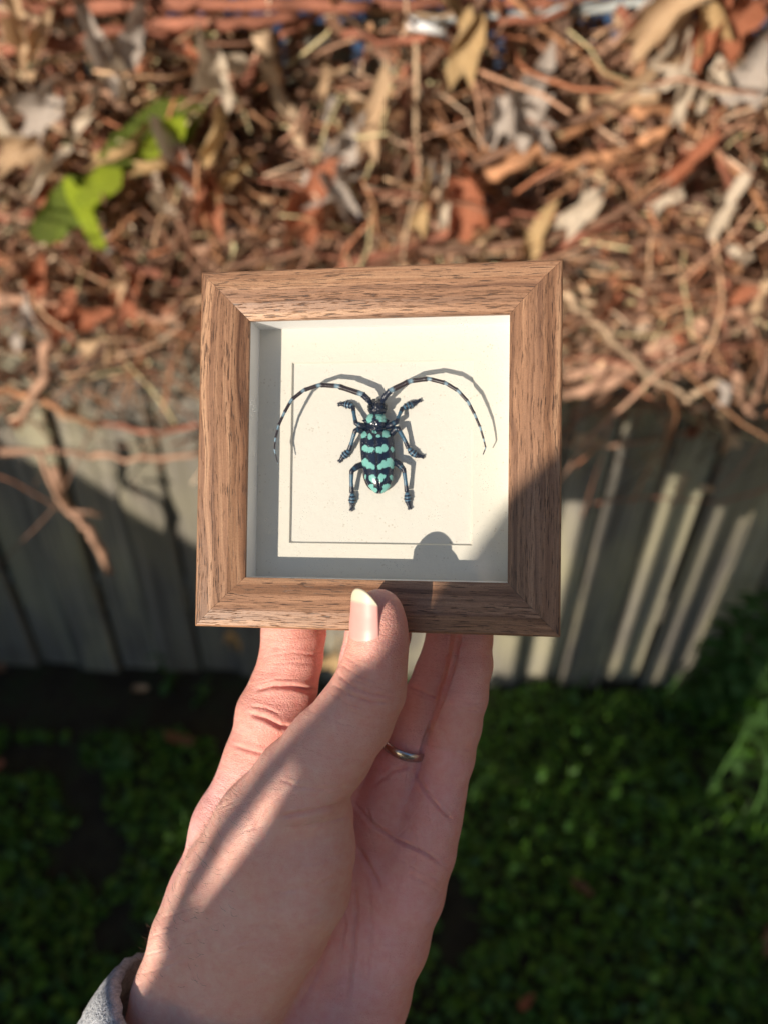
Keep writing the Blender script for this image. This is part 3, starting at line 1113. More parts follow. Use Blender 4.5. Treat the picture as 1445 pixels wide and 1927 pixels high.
rail_me = frame_rail()
rail_me.materials.append(M_WOOD)
for k in range(4):
    o = bpy.data.objects.new('frame_rail', rail_me)
    link(o, frame)
    o.rotation_euler = (0, 0, k * PI / 2)
BD = 17.8
WIN = 37.1
part('glass_pane', mesh_np('glass_pane', [(x * 51.2 * u, y * 51.2 * u, -3.9 * u) for x, y in ((-1, -1), (1, -1), (1, 1), (-1, 1))], [(0, 1, 2, 3)]), M_GLASS, frame)
for k in range(4):
    V, F = box_vf(-51.1 * u, 51.1 * u, -51.25 * u, -50.95 * u, -BD * u, -4.6 * u)
    o = part('liner_wall', mesh_np('liner_wall', V, F, smooth=False), M_LINER, frame)
    o.rotation_euler = (0, 0, k * PI / 2)
# mount board with a square recessed window
o_, i_, zt, zb = 51.0 * u, WIN * u, -BD * u, -(BD + 1.1) * u
V = []
for z in (zt, zb):
    for s in (o_, i_):
        s2 = s - (0.5 * u if (s == i_ and z == zb) else 0)
        V += [(-s2, -s2, z), (s2, -s2, z), (s2, s2, z), (-s2, s2, z)]
F = []
for i in range(4):
    j = (i + 1) % 4
    F += [(i, j, 4 + j, 4 + i), (4 + i, 4 + j, 12 + j, 12 + i), (8 + j, 8 + i, 12 + i, 12 + j), (j, i, 8 + i, 8 + j)]
part('mount_board', mesh_np('mount_board', V, F, smooth=False), M_MAT, frame)
n = 40
gv = np.linspace(-1, 1, n)
PX, PY = np.meshgrid(gv * 50.5 * u, gv * 50.5 * u, indexing='ij')
PZ = -(BD + 1.15) * u + 0.12 * u * np.vectorize(lambda a, b: noise.noise((a * 60, b * 60, 4.0)))(PX, PY)
ii = np.arange(n * n).reshape(n, n)
part('card_panel', mesh_np('card_panel', np.stack([PX, PY, PZ], -1).reshape(-1, 3), np.stack([ii[:-1, :-1], ii[1:, :-1], ii[1:, 1:], ii[:-1, 1:]], -1).reshape(-1, 4)), M_PANEL, frame)
part('back_panel', mesh_np('back_panel', *box_vf(-51.2 * u, 51.2 * u, -51.2 * u, 51.2 * u, -24.2 * u, -20.0 * u), smooth=False), M_BACK, frame)

# ------------------------------------------------------------------ the beetle, laid out from the enlarged photograph
Rf = np.array(FR)
Tf = np.array(FT) * 1000


def bl(X, Y, h):
    """enlarged-photo coordinates and height above the card (mm) to frame coordinates"""
    px, py = 480 + X / 2.89, 660 + Y / 2.89
    ray = np.array([(px - CXP) / FPX, -(py - CYP) / FPX, -1.0])
    a, b = Rf.T @ ray, Rf.T @ Tf
    z = -(BD + 1.15) + h
    t = (z + b[2]) / a[2]
    return (a * t - b) * u


beetle = thing('longhorn_beetle', 'black longhorn beetle with mint green spots and long curved banded antennae inside the box frame', 'beetle')
beetle.matrix_world = FM
BLK = np.array((0.006, 0.009, 0.022))
MINT = np.array((0.18, 0.45, 0.41))
BLUE = np.array((0.06, 0.17, 0.28))
BRWN = np.array((0.022, 0.012, 0.013))
spots = [(592, 458, 17, 18, 0), (624, 468, 12, 13, 0), (649, 441, 11, 9, 0), (670, 464, 10, 9, 0), (712, 453, 20, 19, 0),
         (604, 533, 19, 17, .2), (630, 540, 17, 17, 0), (676, 540, 18, 18, 0), (703, 530, 19, 17, -.1), (747, 538, 9, 16, 0),
         (598, 606, 18, 18, .2), (615, 622, 24, 18, .3), (637, 632, 14, 13, 0), (734, 610, 20, 22, 0), (706, 616, 24, 20, -.2), (680, 630, 14, 15, 0), (745, 628, 9, 13, 0),
         (638, 690, 18, 16, .3), (640, 702, 11, 14, 0), (688, 686, 19, 14, 0), (684, 700, 12, 13, 0), (600, 687, 5, 13, 0), (741, 690, 9, 13, 0),
         (632, 743, 17, 16, .6), (650, 762, 15, 13, .6), (716, 746, 24, 20, -.3), (704, 764, 16, 12, -.3)]


def spot_col(X, Y, sp, base, col, rough=0.2):
    f = 0.0
    for cx, cy, a, b, r in sp:
        dx, dy = X - cx, Y - cy
        c, s = math.cos(r), math.sin(r)
        ex, ey = (dx * c + dy * s) / (a * 1.1), (-dx * s + dy * c) / (b * 1.1)
        d = math.hypot(ex, ey) + rough * 2.2 * noise.noise((X * 0.05, Y * 0.05, cx)) + rough * noise.noise((X * 0.16, Y * 0.16, 2.0))
        f = max(f, min(1, max(0, (1.04 - d) * 9)))
    return base * (1 - f) + col * f


# elytra: outline half-widths along the length
ey = [428, 438, 455, 480, 520, 570, 620, 670, 710, 740, 760, 772, 777]
exl = [606, 588, 574, 570, 571, 575, 580, 588, 602, 618, 636, 650, 660]
exr = [716, 736, 748, 754, 758, 762, 761, 757, 748, 735, 718, 702, 690]
mid0, mid1 = 650.0, 676.0


def elytron(side):
    nu, nv = 44, 150
    V, C = [], []
    for j in range(nv):
        Y = 428 + 349 * (1 - math.cos(math.pi * j / (nv - 1))) / 2
        xm = mid0 + (mid1 - mid0) * (Y - 428) / 349
        xe = np.interp(Y, ey, exl if side < 0 else exr)
        for i in range(nu):
            t = i / (nu - 1)
            X = xm + side * 0.8 + (xe - xm - side * 0.8) * math.sin(t * math.pi / 2)
            sx = math.sin(t * math.pi / 2)
            endf = max(0.0, 1 - ((Y - 590) / 195) ** 4) if Y > 590 else max(0, 1 - ((590 - Y) / 178) ** 6)
            h = 2.2 + 4.2 * math.cos(t * math.pi / 2) ** 0.75 * (0.35 + 0.65 * endf) + 0.8 * endf
            if t < 0.05:
                h -= 0.32 * (1 - t / 0.05)
            V.append(bl(X, Y, h))
            C.append(spot_col(X, Y, spots, BLK, MINT))
        V.append(bl(xe - side * 8, Y, 1.4))
        C.append(BLK)
    w = nu + 1
    F = [(j * w + i, j * w + i + 1, (j + 1) * w + i + 1, (j + 1) * w + i) for j in range(nv - 1) for i in range(w - 1)]
    if side < 0:
        F = [tuple(reversed(f)) for f in F]
    me = mesh_np('wing_case', V, [tuple(reversed(f)) for f in F])
    vcol(me, C)
    return part('wing_case', me, M_SHELL, beetle)


elytron(-1)
elytron(1)


def blob(name, cx, cy, h, rx, ry, rh, sp=(), base=BLK, col=MINT, hairy=0.0, sq=2.3, mat=None):
    nu, nv = 48, 28
    V, C = [], []
    for j in range(nv):
        p = math.pi * j / (nv - 1)
        for i in range(nu):
            a = 2 * math.pi * i / nu
            ca, sa = math.cos(a), math.sin(a)
            e = 2 / sq
            X = cx + rx * math.copysign(abs(ca) ** e, ca) * math.sin(p)
            Y = cy + ry * math.copysign(abs(sa) ** e, sa) * math.sin(p)
            k = 1 + hairy * noise.noise((X * 0.2, Y * 0.2, p * 4))
            V.append(bl(cx + (X - cx) * k, cy + (Y - cy) * k, h + rh * math.cos(p) * k))
            C.append(spot_col(X, Y, sp, base, col) if p < 1.7 else base)
    F = [(j * nu + i, (j + 1) * nu + i, (j + 1) * nu + (i + 1) % nu, j * nu + (i + 1) % nu) for j in range(nv - 1) for i in range(nu)]
    me = mesh_np(name, V, F)
    vcol(me, C)
    return part(name, me, mat or M_SHELL, beetle)


blob('abdomen', 664, 600, 2.0, 84, 168, 1.6, base=BRWN)
tho = blob('thorax', 659, 384, 4.0, 56, 48, 3.0, [(615, 362, 22, 29, .2), (690, 360, 29, 26, 0), (606, 380, 9, 9, 0), (700, 376, 16, 8, 0)], hairy=0.12)
hd = blob('head', 665, 310, 4.4, 50, 40, 2.7, [], hairy=0.16, sq=2.8, base=BLK * 0.7)
for sx in (624, 708):
    e_ = blob('eye', sx, 304, 5.6, 13, 17, 2.4, base=np.array((0.002, 0.002, 0.003)), sq=2)
    e_.parent = hd
for sx, tip in ((612, 582), (706, 730)):
    V, F = tube_np([bl(sx, 384, 4), bl((sx + tip) / 2, 382, 4), bl(tip, 379, 4)], [1.3 * u, 0.8 * u, 0.1 * u], 8)
    me = mesh_np('spine', V, F)
    vcol(me, np.tile(BLK, (len(V), 1)))
    s_ = part('spine', me, M_SHELL, beetle)
    s_.parent = tho
# scutellum and neck band
blob('neck', 655, 424, 4.4, 46, 13, 1.5, base=BLK, hairy=0.2)


def limb(name, pts, rads, hs, bands, parent=beetle, nseg=8, knob=0.0):
    """pts with radii; bands = list of colours per segment boundary fraction -> colour function"""
    P, Rr, Cc = [], [], []
    m = len(pts)
    sub = 9
    for i in range(m - 1):
        for k in range(sub + (1 if i == m - 2 else 0)):
            t = k / sub
            X = pts[i][0] * (1 - t) + pts[i + 1][0] * t
            Y = pts[i][1] * (1 - t) + pts[i + 1][1] * t
            h = hs[i] * (1 - t) + hs[i + 1] * t
            r = rads[i] * (1 - t) + rads[i + 1] * t
            r *= 1 + knob * (math.exp(-((1 - t) / 0.16) ** 2) - 0.35 * math.exp(-(t / 0.12) ** 2))
            P.append(bl(X, Y, h))
            Rr.append(r * u)
            Cc.append(bands(i, t))
    V, F = tube_np(P, Rr, nseg, up=(0, 0, 1))
    me = mesh_np(name, V, F)
    vcol(me, np.repeat(np.array(Cc), nseg, axis=0))
    return part(name, me, M_LIMB, parent)


LB = np.array((0.17, 0.27, 0.35))


def ant_bands(i, t):
    if i < 2:
        return BLK * 1.3
    w = 0.16 + 0.012 * i
    return LB * (0.9 if i < 9 else 1.1) if (t < w or t > 1 - w * 0.3) else BRWN


la = [(634, 292), (612, 262), (583, 236), (450, 192), (350, 186), (265, 215), (200, 266), (160, 338), (128, 410), (112, 478), (107, 540), (126, 614)]
ra = [(690, 282), (703, 252), (736, 216), (840, 165), (943, 152), (1035, 176), (1102, 217), (1156, 277), (1192, 347), (1222, 417), (1241, 482), (1252, 528), (1237, 565)]
limb('antenna', la, np.array([1.2, 1.8, 1.7, 1.45, 1.25, 1.1, 1.0, .85, .75, .62, .5, .25]) * 0.68, [5.5, 7.5, 8.2, 9.2, 9.8, 10, 10, 9.8, 9.4, 9, 8.6, 8.2], ant_bands, knob=0.3)
limb('antenna', ra, np.array([1.2, 1.8, 1.7, 1.45, 1.25, 1.15, 1.0, .9, .8, .66, .52, .42, .25]) * 0.68, [5.5, 7.5, 8.2, 9, 9.6, 10, 10, 9.8, 9.4, 9, 8.4, 7.8, 7.2], ant_bands, knob=0.3)

legs = [
    ([(612, 412), (575, 408), (549, 394), (540, 350), (532, 304)], [(532, 300), (517, 297), (500, 293), (484, 290), (460, 292)]),
    ([(712, 412), (740, 404), (770, 384), (784, 348), (800, 312)], [(803, 312), (822, 302), (842, 296), (862, 286), (892, 272)]),
    ([(590, 440), (565, 428), (545, 434), (528, 490), (512, 540)], [(512, 542), (500, 556), (488, 568), (476, 580), (462, 598)]),
    ([(740, 455), (760, 428), (778, 422), (806, 472), (832, 528)], [(834, 530), (848, 548), (864, 560), (882, 570), (908, 576)]),
    ([(590, 616), (556, 630), (526, 654), (524, 712), (527, 772)], [(528, 776), (530, 796), (529, 816), (528, 832), (524, 862)]),
    ([(752, 598), (782, 618), (808, 646), (817, 706), (824, 766)], [(825, 770), (828, 790), (829, 808), (831, 826), (838, 854)]),
]
for k, (a, b) in enumerate(legs):
    hs = [3, 4.5, 5.2, 3.8, 2.2]

    def lb(i, t, k=k):
        if i in (2, 3):
            return BLUE * 0.6 if (i == 2 and t > 0.25) or (i == 3 and t < 0.4) else BLK
        return BLK if not (i == 1 and 0.4 < t < 0.7) else BLUE * 0.35
    lg = limb('leg', a, [1.25, 1.35, 0.95, 0.75, 1.0], hs, lb)
    limb('foot', b, [0.8, 1.35, 1.5, 1.1, 0.5], [2.2, 1.6, 1.2, 1.0, 0.9], lambda i, t: BLUE * 0.7 + 0.02 if t < 0.55 and i < 3 else BLK, parent=lg, knob=0.35)
    e = np.array(b[-1], float)
    d = e - np.array(b[-2], float)
    d /= np.linalg.norm(d)
    for s in (-1, 1):
        nrm = np.array([-d[1], d[0]]) * s
        p1, p2 = e + d * 5 + nrm * 7, e + d * 12 + nrm * 3
        limb('claw', [tuple(e), tuple(p1), tuple(p2)], [0.5, 0.4, 0.1], [0.9, 1.1, 0.4], lambda i, t: BLK * 1.5, parent=lg, nseg=5)
for s, (x0, x1) in enumerate(((650, 644), (676, 684))):
    limb('jaw', [(x0, 290), (x1, 272), (x0 + (6 if s == 0 else -6), 262)], [1.2, 0.9, 0.2], [3, 2.6, 2.3], lambda i, t: BLK)

# ------------------------------------------------------------------ the hand: smooth implicit surface, polygonised with surface nets
def smin(a, b, k):
    h = np.clip(0.5 + 0.5 * (b - a) / k, 0, 1)
    return b * (1 - h) + a * h - k * h * (1 - h)


class Field:
    def __init__(self, lo, hi, h):
        self.lo, self.h = np.array(lo, float), h
        self.n = np.ceil((np.array(hi) - self.lo) / h).astype(int) + 1
        self.ax = [self.lo[i] + np.arange(self.n[i]) * h for i in range(3)]

    def new(self):
        return np.full(self.n, 50.0, dtype=np.float32)

    def capsule(self, F, a, b, ra, rb, k, sz=1.0):
        """blend one tapered capsule into F in place"""
        pad = k + 4
        lo = np.minimum(a - ra, b - rb) - pad
        hi = np.maximum(a + ra, b + rb) + pad
        s = [slice(*np.clip([int((lo[i] - self.lo[i]) / self.h), int((hi[i] - self.lo[i]) / self.h) + 2], 0, self.n[i])) for i in range(3)]
        if any(q.start >= q.stop for q in s):
            return
        X, Y, Z = np.meshgrid(self.ax[0][s[0]], self.ax[1][s[1]], self.ax[2][s[2]], indexing='ij', sparse=True)
        d = b - a
        L2 = float(d @ d) + 1e-9
        t = np.clip(((X - a[0]) * d[0] + (Y - a[1]) * d[1] + (Z - a[2]) * d[2]) / L2, 0, 1)
        q = np.sqrt((X - a[0] - t * d[0]) ** 2 + (Y - a[1] - t * d[1]) ** 2 + ((Z - a[2] - t * d[2]) / sz) ** 2) - (ra + (rb - ra) * t)
        F[tuple(s)] = smin(F[tuple(s)], q.astype(np.float32), k)


def surface_nets(F, lo, h):
    ins = F < 0
    nx, ny, nz = F.shape
    c = ins[:-1, :-1, :-1].astype(np.int8)
    tot = np.zeros_like(c)
    for dx in (0, 1):
        for dy in (0, 1):
            for dz in (0, 1):
                tot += ins[dx:nx - 1 + dx, dy:ny - 1 + dy, dz:nz - 1 + dz]
    act = (tot > 0) & (tot < 8)
    I, J, K = np.nonzero(act)
    vid = np.full(act.shape, -1, dtype=np.int64)
    vid[I, J, K] = np.arange(len(I))
    P = np.zeros((len(I), 3))
    W = np.zeros(len(I))
    cor = [(0, 0, 0), (1, 0, 0), (0, 1, 0), (1, 1, 0), (0, 0, 1), (1, 0, 1), (0, 1, 1), (1, 1, 1)]
    for a in range(8):
        for b in range(a + 1, 8):
            A, B = np.array(cor[a]), np.array(cor[b])
            if np.abs(A - B).sum() != 1:
                continue
            fa = F[I + A[0], J + A[1], K + A[2]]
            fb = F[I + B[0], J + B[1], K + B[2]]
            m = (fa < 0) != (fb < 0)
            t = np.where(m, fa / (fa - fb + 1e-12), 0)
            P += m[:, None] * (A + t[:, None] * (B - A))
            W += m
    P = P / W[:, None] + np.stack([I, J, K], 1)
    V = lo + P * h
    quads = []
    for ax in range(3):
        o1, o2 = [(1, 2), (2, 0), (0, 1)][ax]
        sl0 = [slice(None)] * 3
        sl1 = [slice(None)] * 3
        sl0[ax], sl1[ax] = slice(0, -1), slice(1, None)
        a, b = ins[tuple(sl0)], ins[tuple(sl1)]
        g = np.argwhere(a != b)
        ok = (g[:, o1] > 0) & (g[:, o2] > 0) & (g[:, o1] < F.shape[o1] - 1) & (g[:, o2] < F.shape[o2] - 1)
        g = g[ok]
        e1, e2 = np.eye(3, dtype=int)[o1], np.eye(3, dtype=int)[o2]
        q = [g - e1 - e2, g - e2, g, g - e1]
        q = np.stack([vid[x[:, 0], x[:, 1], x[:, 2]] for x in q], 1)
        flip = ~a[g[:, 0], g[:, 1], g[:, 2]]
        q[flip] = q[flip][:, ::-1]
        quads.append(q)
    return V, np.vstack(quads)


def lap_smooth(V, Q, it, f=0.5):
    E = np.vstack([Q[:, [0, 1]], Q[:, [1, 2]], Q[:, [2, 3]], Q[:, [3, 0]]])
    deg = np.bincount(E.ravel(), minlength=len(V)).astype(float)[:, None]
    for _ in range(it):
        S = np.zeros_like(V)
        for c in range(3):
            S[:, c] = np.bincount(E[:, 0], V[E[:, 1], c], len(V)) + np.bincount(E[:, 1], V[E[:, 0], c], len(V))
        V = V + f * (S / deg - V)
    return V


def normals(V, Q):
    n = np.cross(V[Q[:, 2]] - V[Q[:, 0]], V[Q[:, 3]] - V[Q[:, 1]])
    N = np.zeros_like(V)
    for k in range(4):
        for c in range(3):
            N[:, c] += np.bincount(Q[:, k], n[:, c], len(V))
    return N / (np.linalg.norm(N, axis=1)[:, None] + 1e-12)


def chain(seq):
    out = []
    for px, py, d, r in seq:
        out.append((near_pt(px, py, d) * 1000, r / FPX * d * NEAR))
    return out


H_THUMB = [(714, 1150, 281, 42), (714, 1175, 281, 48), (712, 1215, 282, 53), (704, 1258, 284, 58), (694, 1298, 287, 67), (666, 1350, 291, 73), (620, 1408, 296, 81), (572, 1470, 301, 90)]
H_DORS = [(560, 1480, 303, 88), (500, 1560, 309, 96), (440, 1650, 316, 92), (372, 1765, 322, 84), (335, 1870, 326, 82), (300, 2000, 326, 84)]
H_THEN = [(592, 1540, 304, 74), (582, 1600, 306, 84), (566, 1665, 309, 92), (528, 1735, 313, 92), (470, 1830, 319, 90), (420, 1960, 326, 90)]
H_MIDF = [(520, 1600, 309, 100), (470, 1720, 315, 100), (420, 1850, 322, 95), (380, 2000, 327, 90)]
H_INDEX = [(551, 1120, 334, 56), (553, 1190, 334, 59), (548, 1240, 333, 58), (534, 1295, 332, 62), (512, 1345, 330, 66), (494, 1410, 330, 62), (482, 1470, 331, 62)]
H_INDEX2 = [(482, 1450, 331, 64), (440, 1560, 330, 72), (415, 1700, 330, 95), (410, 1900, 334, 110)]
H_MIDDLE = [(714, 1130, 337, 56), (712, 1190, 337, 60), (700, 1240, 338, 58), (680, 1310, 340, 58), (655, 1400, 340, 60), (620, 1520, 340, 62)]
H_RING = [(846, 1120, 331, 40), (845, 1195, 331, 41), (822, 1270, 333, 42), (800, 1325, 335, 46), (778, 1385, 336, 44), (745, 1450, 336, 52), (705, 1530, 336, 58)]
H_LITTLE = [(889, 1120, 320, 34), (888, 1200, 320, 37), (884, 1250, 321, 41), (872, 1310, 322, 44), (858, 1365, 325, 46), (846, 1425, 327, 45), (826, 1490, 328, 49), (812, 1540, 329, 52)]
H_HYPO = [(812, 1535, 329, 52), (795, 1600, 331, 54), (770, 1680, 333, 58), (735, 1770, 335, 64), (690, 1870, 337, 74), (650, 1980, 338, 84), (610, 2080, 338, 92)]
H_PALM = [(745, 1500, 337, 52), (735, 1560, 339, 58), (705, 1640, 341, 62), (650, 1740, 342, 74), (590, 1850, 341, 90), (530, 2000, 338, 110)]
H_PALM2 = [(640, 1500, 340, 60), (600, 1620, 341, 75), (540, 1760, 340, 95), (480, 1900, 338, 110)]

fld = Field((-100, -205, -292), (42, -20, -195), 0.62)


def grp(chs, k, k0=None):
    F = fld.new()
    for c in chs:
        c = chain(c)
        for (a, ra), (b, rb) in zip(c[:-1], c[1:]):
            fld.capsule(F, a, b, ra, rb, k)
    return F


G_T = grp([H_THUMB, H_DORS, H_THEN, H_MIDF], 3.0)
G_P = grp([H_PALM, H_PALM2, H_HYPO, H_INDEX2], 7.0)
G_I, G_M, G_R, G_L = (grp([c], 2.0) for c in (H_INDEX, H_MIDDLE, H_RING, H_LITTLE))
body = smin(G_P, G_I, 5.0)
for g, k in ((G_M, 4.0), (G_R, 4.0), (G_L, 4.5)):
    body = np.minimum(body, smin(G_P, g, k))
ALL = smin(body, G_T, 2.2)
HV, HQ = surface_nets(ALL, fld.lo, fld.h)
HV = lap_smooth(HV, HQ, 4, 0.5)


def samp(G, V):
    q = np.clip(((V - fld.lo) / fld.h).round().astype(int), 0, np.array(G.shape) - 1)
    return G[q[:, 0], q[:, 1], q[:, 2]]



def subdiv(V, Q):
    E = np.sort(np.vstack([Q[:, [0, 1]], Q[:, [1, 2]], Q[:, [2, 3]], Q[:, [3, 0]]]), axis=1)
    key = E[:, 0].astype(np.int64) * len(V) + E[:, 1]
    uq, first, inv = np.unique(key, return_index=True, return_inverse=True)
    EM = (V[E[first, 0]] + V[E[first, 1]]) / 2
    FC = V[Q].mean(axis=1)
    n0, n1, nq = len(V), len(V) + len(EM), len(Q)
    e = (inv.reshape(4, nq) + n0)
    f = np.arange(nq) + n1
    Q2 = np.vstack([np.stack([Q[:, k], e[k], f, e[(k + 3) % 4]], 1) for k in range(4)])
    return np.vstack([V, EM, FC]), Q2


HV, HQ = subdiv(HV, HQ)
HV = lap_smooth(HV, HQ, 3, 0.5)
HN = normals(HV, HQ)
tI = samp(G_T, HV)
isT = np.clip(0.5 - (tI - np.minimum(samp(G_P, HV), samp(G_I, HV))) / 4.0, 0, 1)
ppx = CXP + HV[:, 0] / -HV[:, 2] * FPX
ppy = CYP - HV[:, 1] / -HV[:, 2] * FPX


def seg_d(px, py, pts):
    best = np.full(len(px), 1e9)
    tt = np.zeros(len(px))
    n = len(pts) - 1
    for i in range(n):
        a, b = np.array(pts[i], float), np.array(pts[i + 1], float)
        d = b - a
        t = np.clip(((px - a[0]) * d[0] + (py - a[1]) * d[1]) / (d @ d), 0, 1)
        q = np.hypot(px - a[0] - t * d[0], py - a[1] - t * d[1])
        m = q < best
        best = np.where(m, q, best)
        tt = np.where(m, (i + t) / n, tt)
    return best, tt


# creases: points, width px, depth mm, on thumb side (1) / palm side (0)
cre = [
    ([(628, 1262), (660, 1290), (700, 1306), (745, 1312)], 4.0, .55, 1), ([(622, 1285), (655, 1305), (700, 1322), (735, 1322)], 3.5, .5, 1),
    ([(634, 1245), (668, 1268), (712, 1284)], 3.5, .38, 1), ([(618, 1300), (650, 1322), (690, 1335)], 3.0, .3, 1), ([(645, 1232), (672, 1250), (700, 1260)], 3, .22, 1),
    ([(668, 1498), (640, 1514), (600, 1524), (555, 1532), (525, 1538)], 5.5, 1.0, 1), ([(664, 1532), (625, 1545), (570, 1556), (530, 1556)], 4.0, .45, 1),
    ([(655, 1480), (610, 1486), (560, 1480), (520, 1462)], 4.5, .5, 1), ([(660, 1560), (610, 1575), (540, 1585)], 4, .25, 1),
    ([(662, 1600), (600, 1622), (520, 1630)], 4, .22, 1), ([(660, 1640), (590, 1668), (500, 1682)], 5, .3, 1), ([(648, 1680), (580, 1700), (480, 1712)], 4, .2, 1),
    ([(630, 1720), (560, 1742), (440, 1740)], 5, .25, 1), ([(600, 1770), (520, 1790), (420, 1790)], 4, .2, 1), ([(560, 1820), (480, 1835), (380, 1820)], 5, .2, 1),
    ([(500, 1400), (470, 1450), (455, 1490)], 6, .5, 1), ([(545, 1480), (500, 1520), (470, 1580)], 7, .35, 1),
    ([(478, 1300), (510, 1290), (550, 1292), (592, 1300)], 6.0, 1.1, 0), ([(480, 1288), (520, 1278), (560, 1278)], 3.5, .3, 0),
    ([(466, 1342), (500, 1352), (530, 1368), (552, 1366)], 6.0, 1.1, 0), ([(470, 1328), (500, 1332), (530, 1345)], 3.5, .3, 0), ([(440, 1402), (470, 1412), (500, 1420)], 5, .6, 0),
    ([(500, 1235), (550, 1228), (600, 1234)], 3, .2, 0), ([(505, 1250), (550, 1246), (590, 1250)], 3, .15, 0),
    ([(764, 1288), (790, 1300), (832, 1318)], 4.5, .7, 0), ([(770, 1300), (800, 1312), (825, 1322)], 3, .3, 0),
    ([(835, 1325), (870, 1335), (908, 1338)], 3.5, .35, 0), ([(838, 1312), (880, 1322), (915, 1322)], 3, .2, 0), ([(800, 1400), (850, 1408), (892, 1412)], 3.5, .3, 0),
    ([(780, 1450), (800, 1490), (830, 1525), (852, 1545)], 4.5, .9, 0), ([(776, 1440), (740, 1450), (700, 1480)], 5, .6, 0),
    ([(668, 1512), (700, 1550), (745, 1580), (800, 1605), (838, 1632)], 5.0, 1.0, 0), ([(700, 1548), (690, 1520)], 4, .5, 0),
    ([(672, 1590), (700, 1640), (720, 1680)], 6, .9, 0), ([(668, 1650), (672, 1720), (665, 1800), (655, 1900)], 5, .7, 0), ([(640, 1680), (650, 1740), (640, 1800)], 4, .5, 0),
    ([(690, 1640), (700, 1740), (690, 1860)], 5, .35, 0), ([(760, 1640), (800, 1660), (830, 1680)], 4, .3, 0), ([(620, 1760), (600, 1830), (560, 1900)], 5, .5, 0),
]
cre += [([(862, 1195), (856, 1240), (838, 1300), (802, 1385), (782, 1445)], 4.5, 1.2, 0), ([(660, 1275), (700, 1292), (735, 1296)], 2.6, .3, 1), ([(640, 1330), (690, 1348), (725, 1350)], 2.6, .22, 1),
        ([(600, 1340), (640, 1360), (690, 1372)], 2.5, .16, 1), ([(560, 1400), (620, 1425), (690, 1430)], 2.8, .16, 1), ([(700, 1500), (760, 1530), (800, 1580)], 3, .25, 0), ([(720, 1600), (790, 1640), (830, 1660)], 3, .3, 0)]
rr_ = random.Random(5)
for q in range(46):      # the fine slanting folds across the ball of the thumb
    x, y = rr_.uniform(420, 640), rr_.uniform(1500, 1880)
    x -= (y - 1500) * 0.45
    l_ = rr_.uniform(40, 120)
    cre.append(([(x - l_ / 2, y + 0.16 * l_), (x, y + rr_.uniform(-3, 3)), (x + l_ / 2, y - 0.18 * l_)], rr_.uniform(2.4, 4.2), rr_.uniform(.06, .2), 1))
for q in range(26):
    x, y = rr_.uniform(680, 860), rr_.uniform(1220, 1900)
    x -= max(0, y - 1500) * 0.25
    a_ = rr_.gauss(1.3, 0.5)
    l_ = rr_.uniform(25, 80)
    cre.append(([(x - math.cos(a_) * l_, y - math.sin(a_) * l_), (x, y), (x + math.cos(a_ + .2) * l_, y + math.sin(a_ + .2) * l_)], rr_.uniform(2.2, 3.6), rr_.uniform(.06, .2), 0))
disp = np.zeros(len(HV))
redn = np.zeros(len(HV))
for pts, w, dp, side in cre:
    w *= 0.72
    d, t = seg_d(ppx, ppy, pts)
    fade = np.clip(np.minimum(t, 1 - t) * 6, 0.15, 1)
    sel = (isT > 0.5) if side else (isT < 0.6)
    fc = np.clip((HN[:, 2] - 0.15) / 0.35, 0, 1)
    g = np.exp(-(d / w) ** 2) * fade * sel * fc
    gb = np.exp(-((d - 2.2 * w) / (1.3 * w)) ** 2) * fade * sel * fc
    disp -= g * dp * NEAR * 1.15
    disp += gb * dp * 0.22
    redn = np.maximum(redn, g * min(1, dp))
HV = HV + HN * disp[:, None]
# skin tone: tan on the back of the thumb, pink on the palm side and fingers
tan = np.array((0.86, 0.51, 0.43))
pink = np.array((0.88, 0.46, 0.435))
rosy = np.array((0.74, 0.33, 0.27))
C = tan * isT[:, None] + pink * (1 - isT[:, None])
isI = np.clip(0.5 - (samp(G_I, HV) - 2) / 3, 0, 1) * (1 - isT)
tipT = isT * np.exp(-((ppy - 1200) / 90) ** 2)
side_r = isT * np.clip((ppx - 560) / 180, 0, 1) * (ppy > 1100) * (ppy < 1480) * 0.6
for wgt in (isI * 0.8, tipT * 0.6, side_r * 0.7, redn * 0.3, np.exp(-(((ppx - 760) / 70) ** 2 + ((ppy - 1540) / 60) ** 2)) * (1 - isT) * 0.5):
    C = C * (1 - wgt[:, None]) + rosy * wgt[:, None]

person = thing('person', 'left hand with a dark ring and grey jersey sleeve holding the box frame', 'person')
person.matrix_world = CAMM
me = mesh_np('hand', HV * 0.001, HQ)
vcol(me, C)
me.materials.append(M_SKIN)
hand = part('hand', me, None, person)

V, F = [], []
ok_ = np.nonzero((HN[:, 0] < -0.25) & (HN[:, 2] > -0.35) & (ppy > 1480) & (ppy < 1860) & (isT > 0.3))[0]
hr = random.Random(9)
for q in range(150):
    i = int(ok_[hr.randrange(len(ok_))])
    p, nn_ = HV[i], HN[i]
    d_ = nn_ * 0.5 + np.array([-0.25 + hr.gauss(0, .25), 0.55 + hr.gauss(0, .25), 0.1])
    d_ /= np.linalg.norm(d_)
    l_ = hr.uniform(2.0, 4.5)
    v, f = tube_np([p, p + d_ * l_ * 0.5, p + d_ * l_ * 0.8 + nn_ * -0.3 + np.array([0, .3, 0]) * l_ * 0.4], [0.035, 0.028, 0.01], 3)
    F += [tuple(x + len(V) for x in ff) for ff in f]
    V += [tuple(x * 0.001) for x in v]
part('hair', mesh_np('hair', V, F), simple('fine_hair', (0.14, 0.08, 0.05), 0.5), person, kind='stuff')

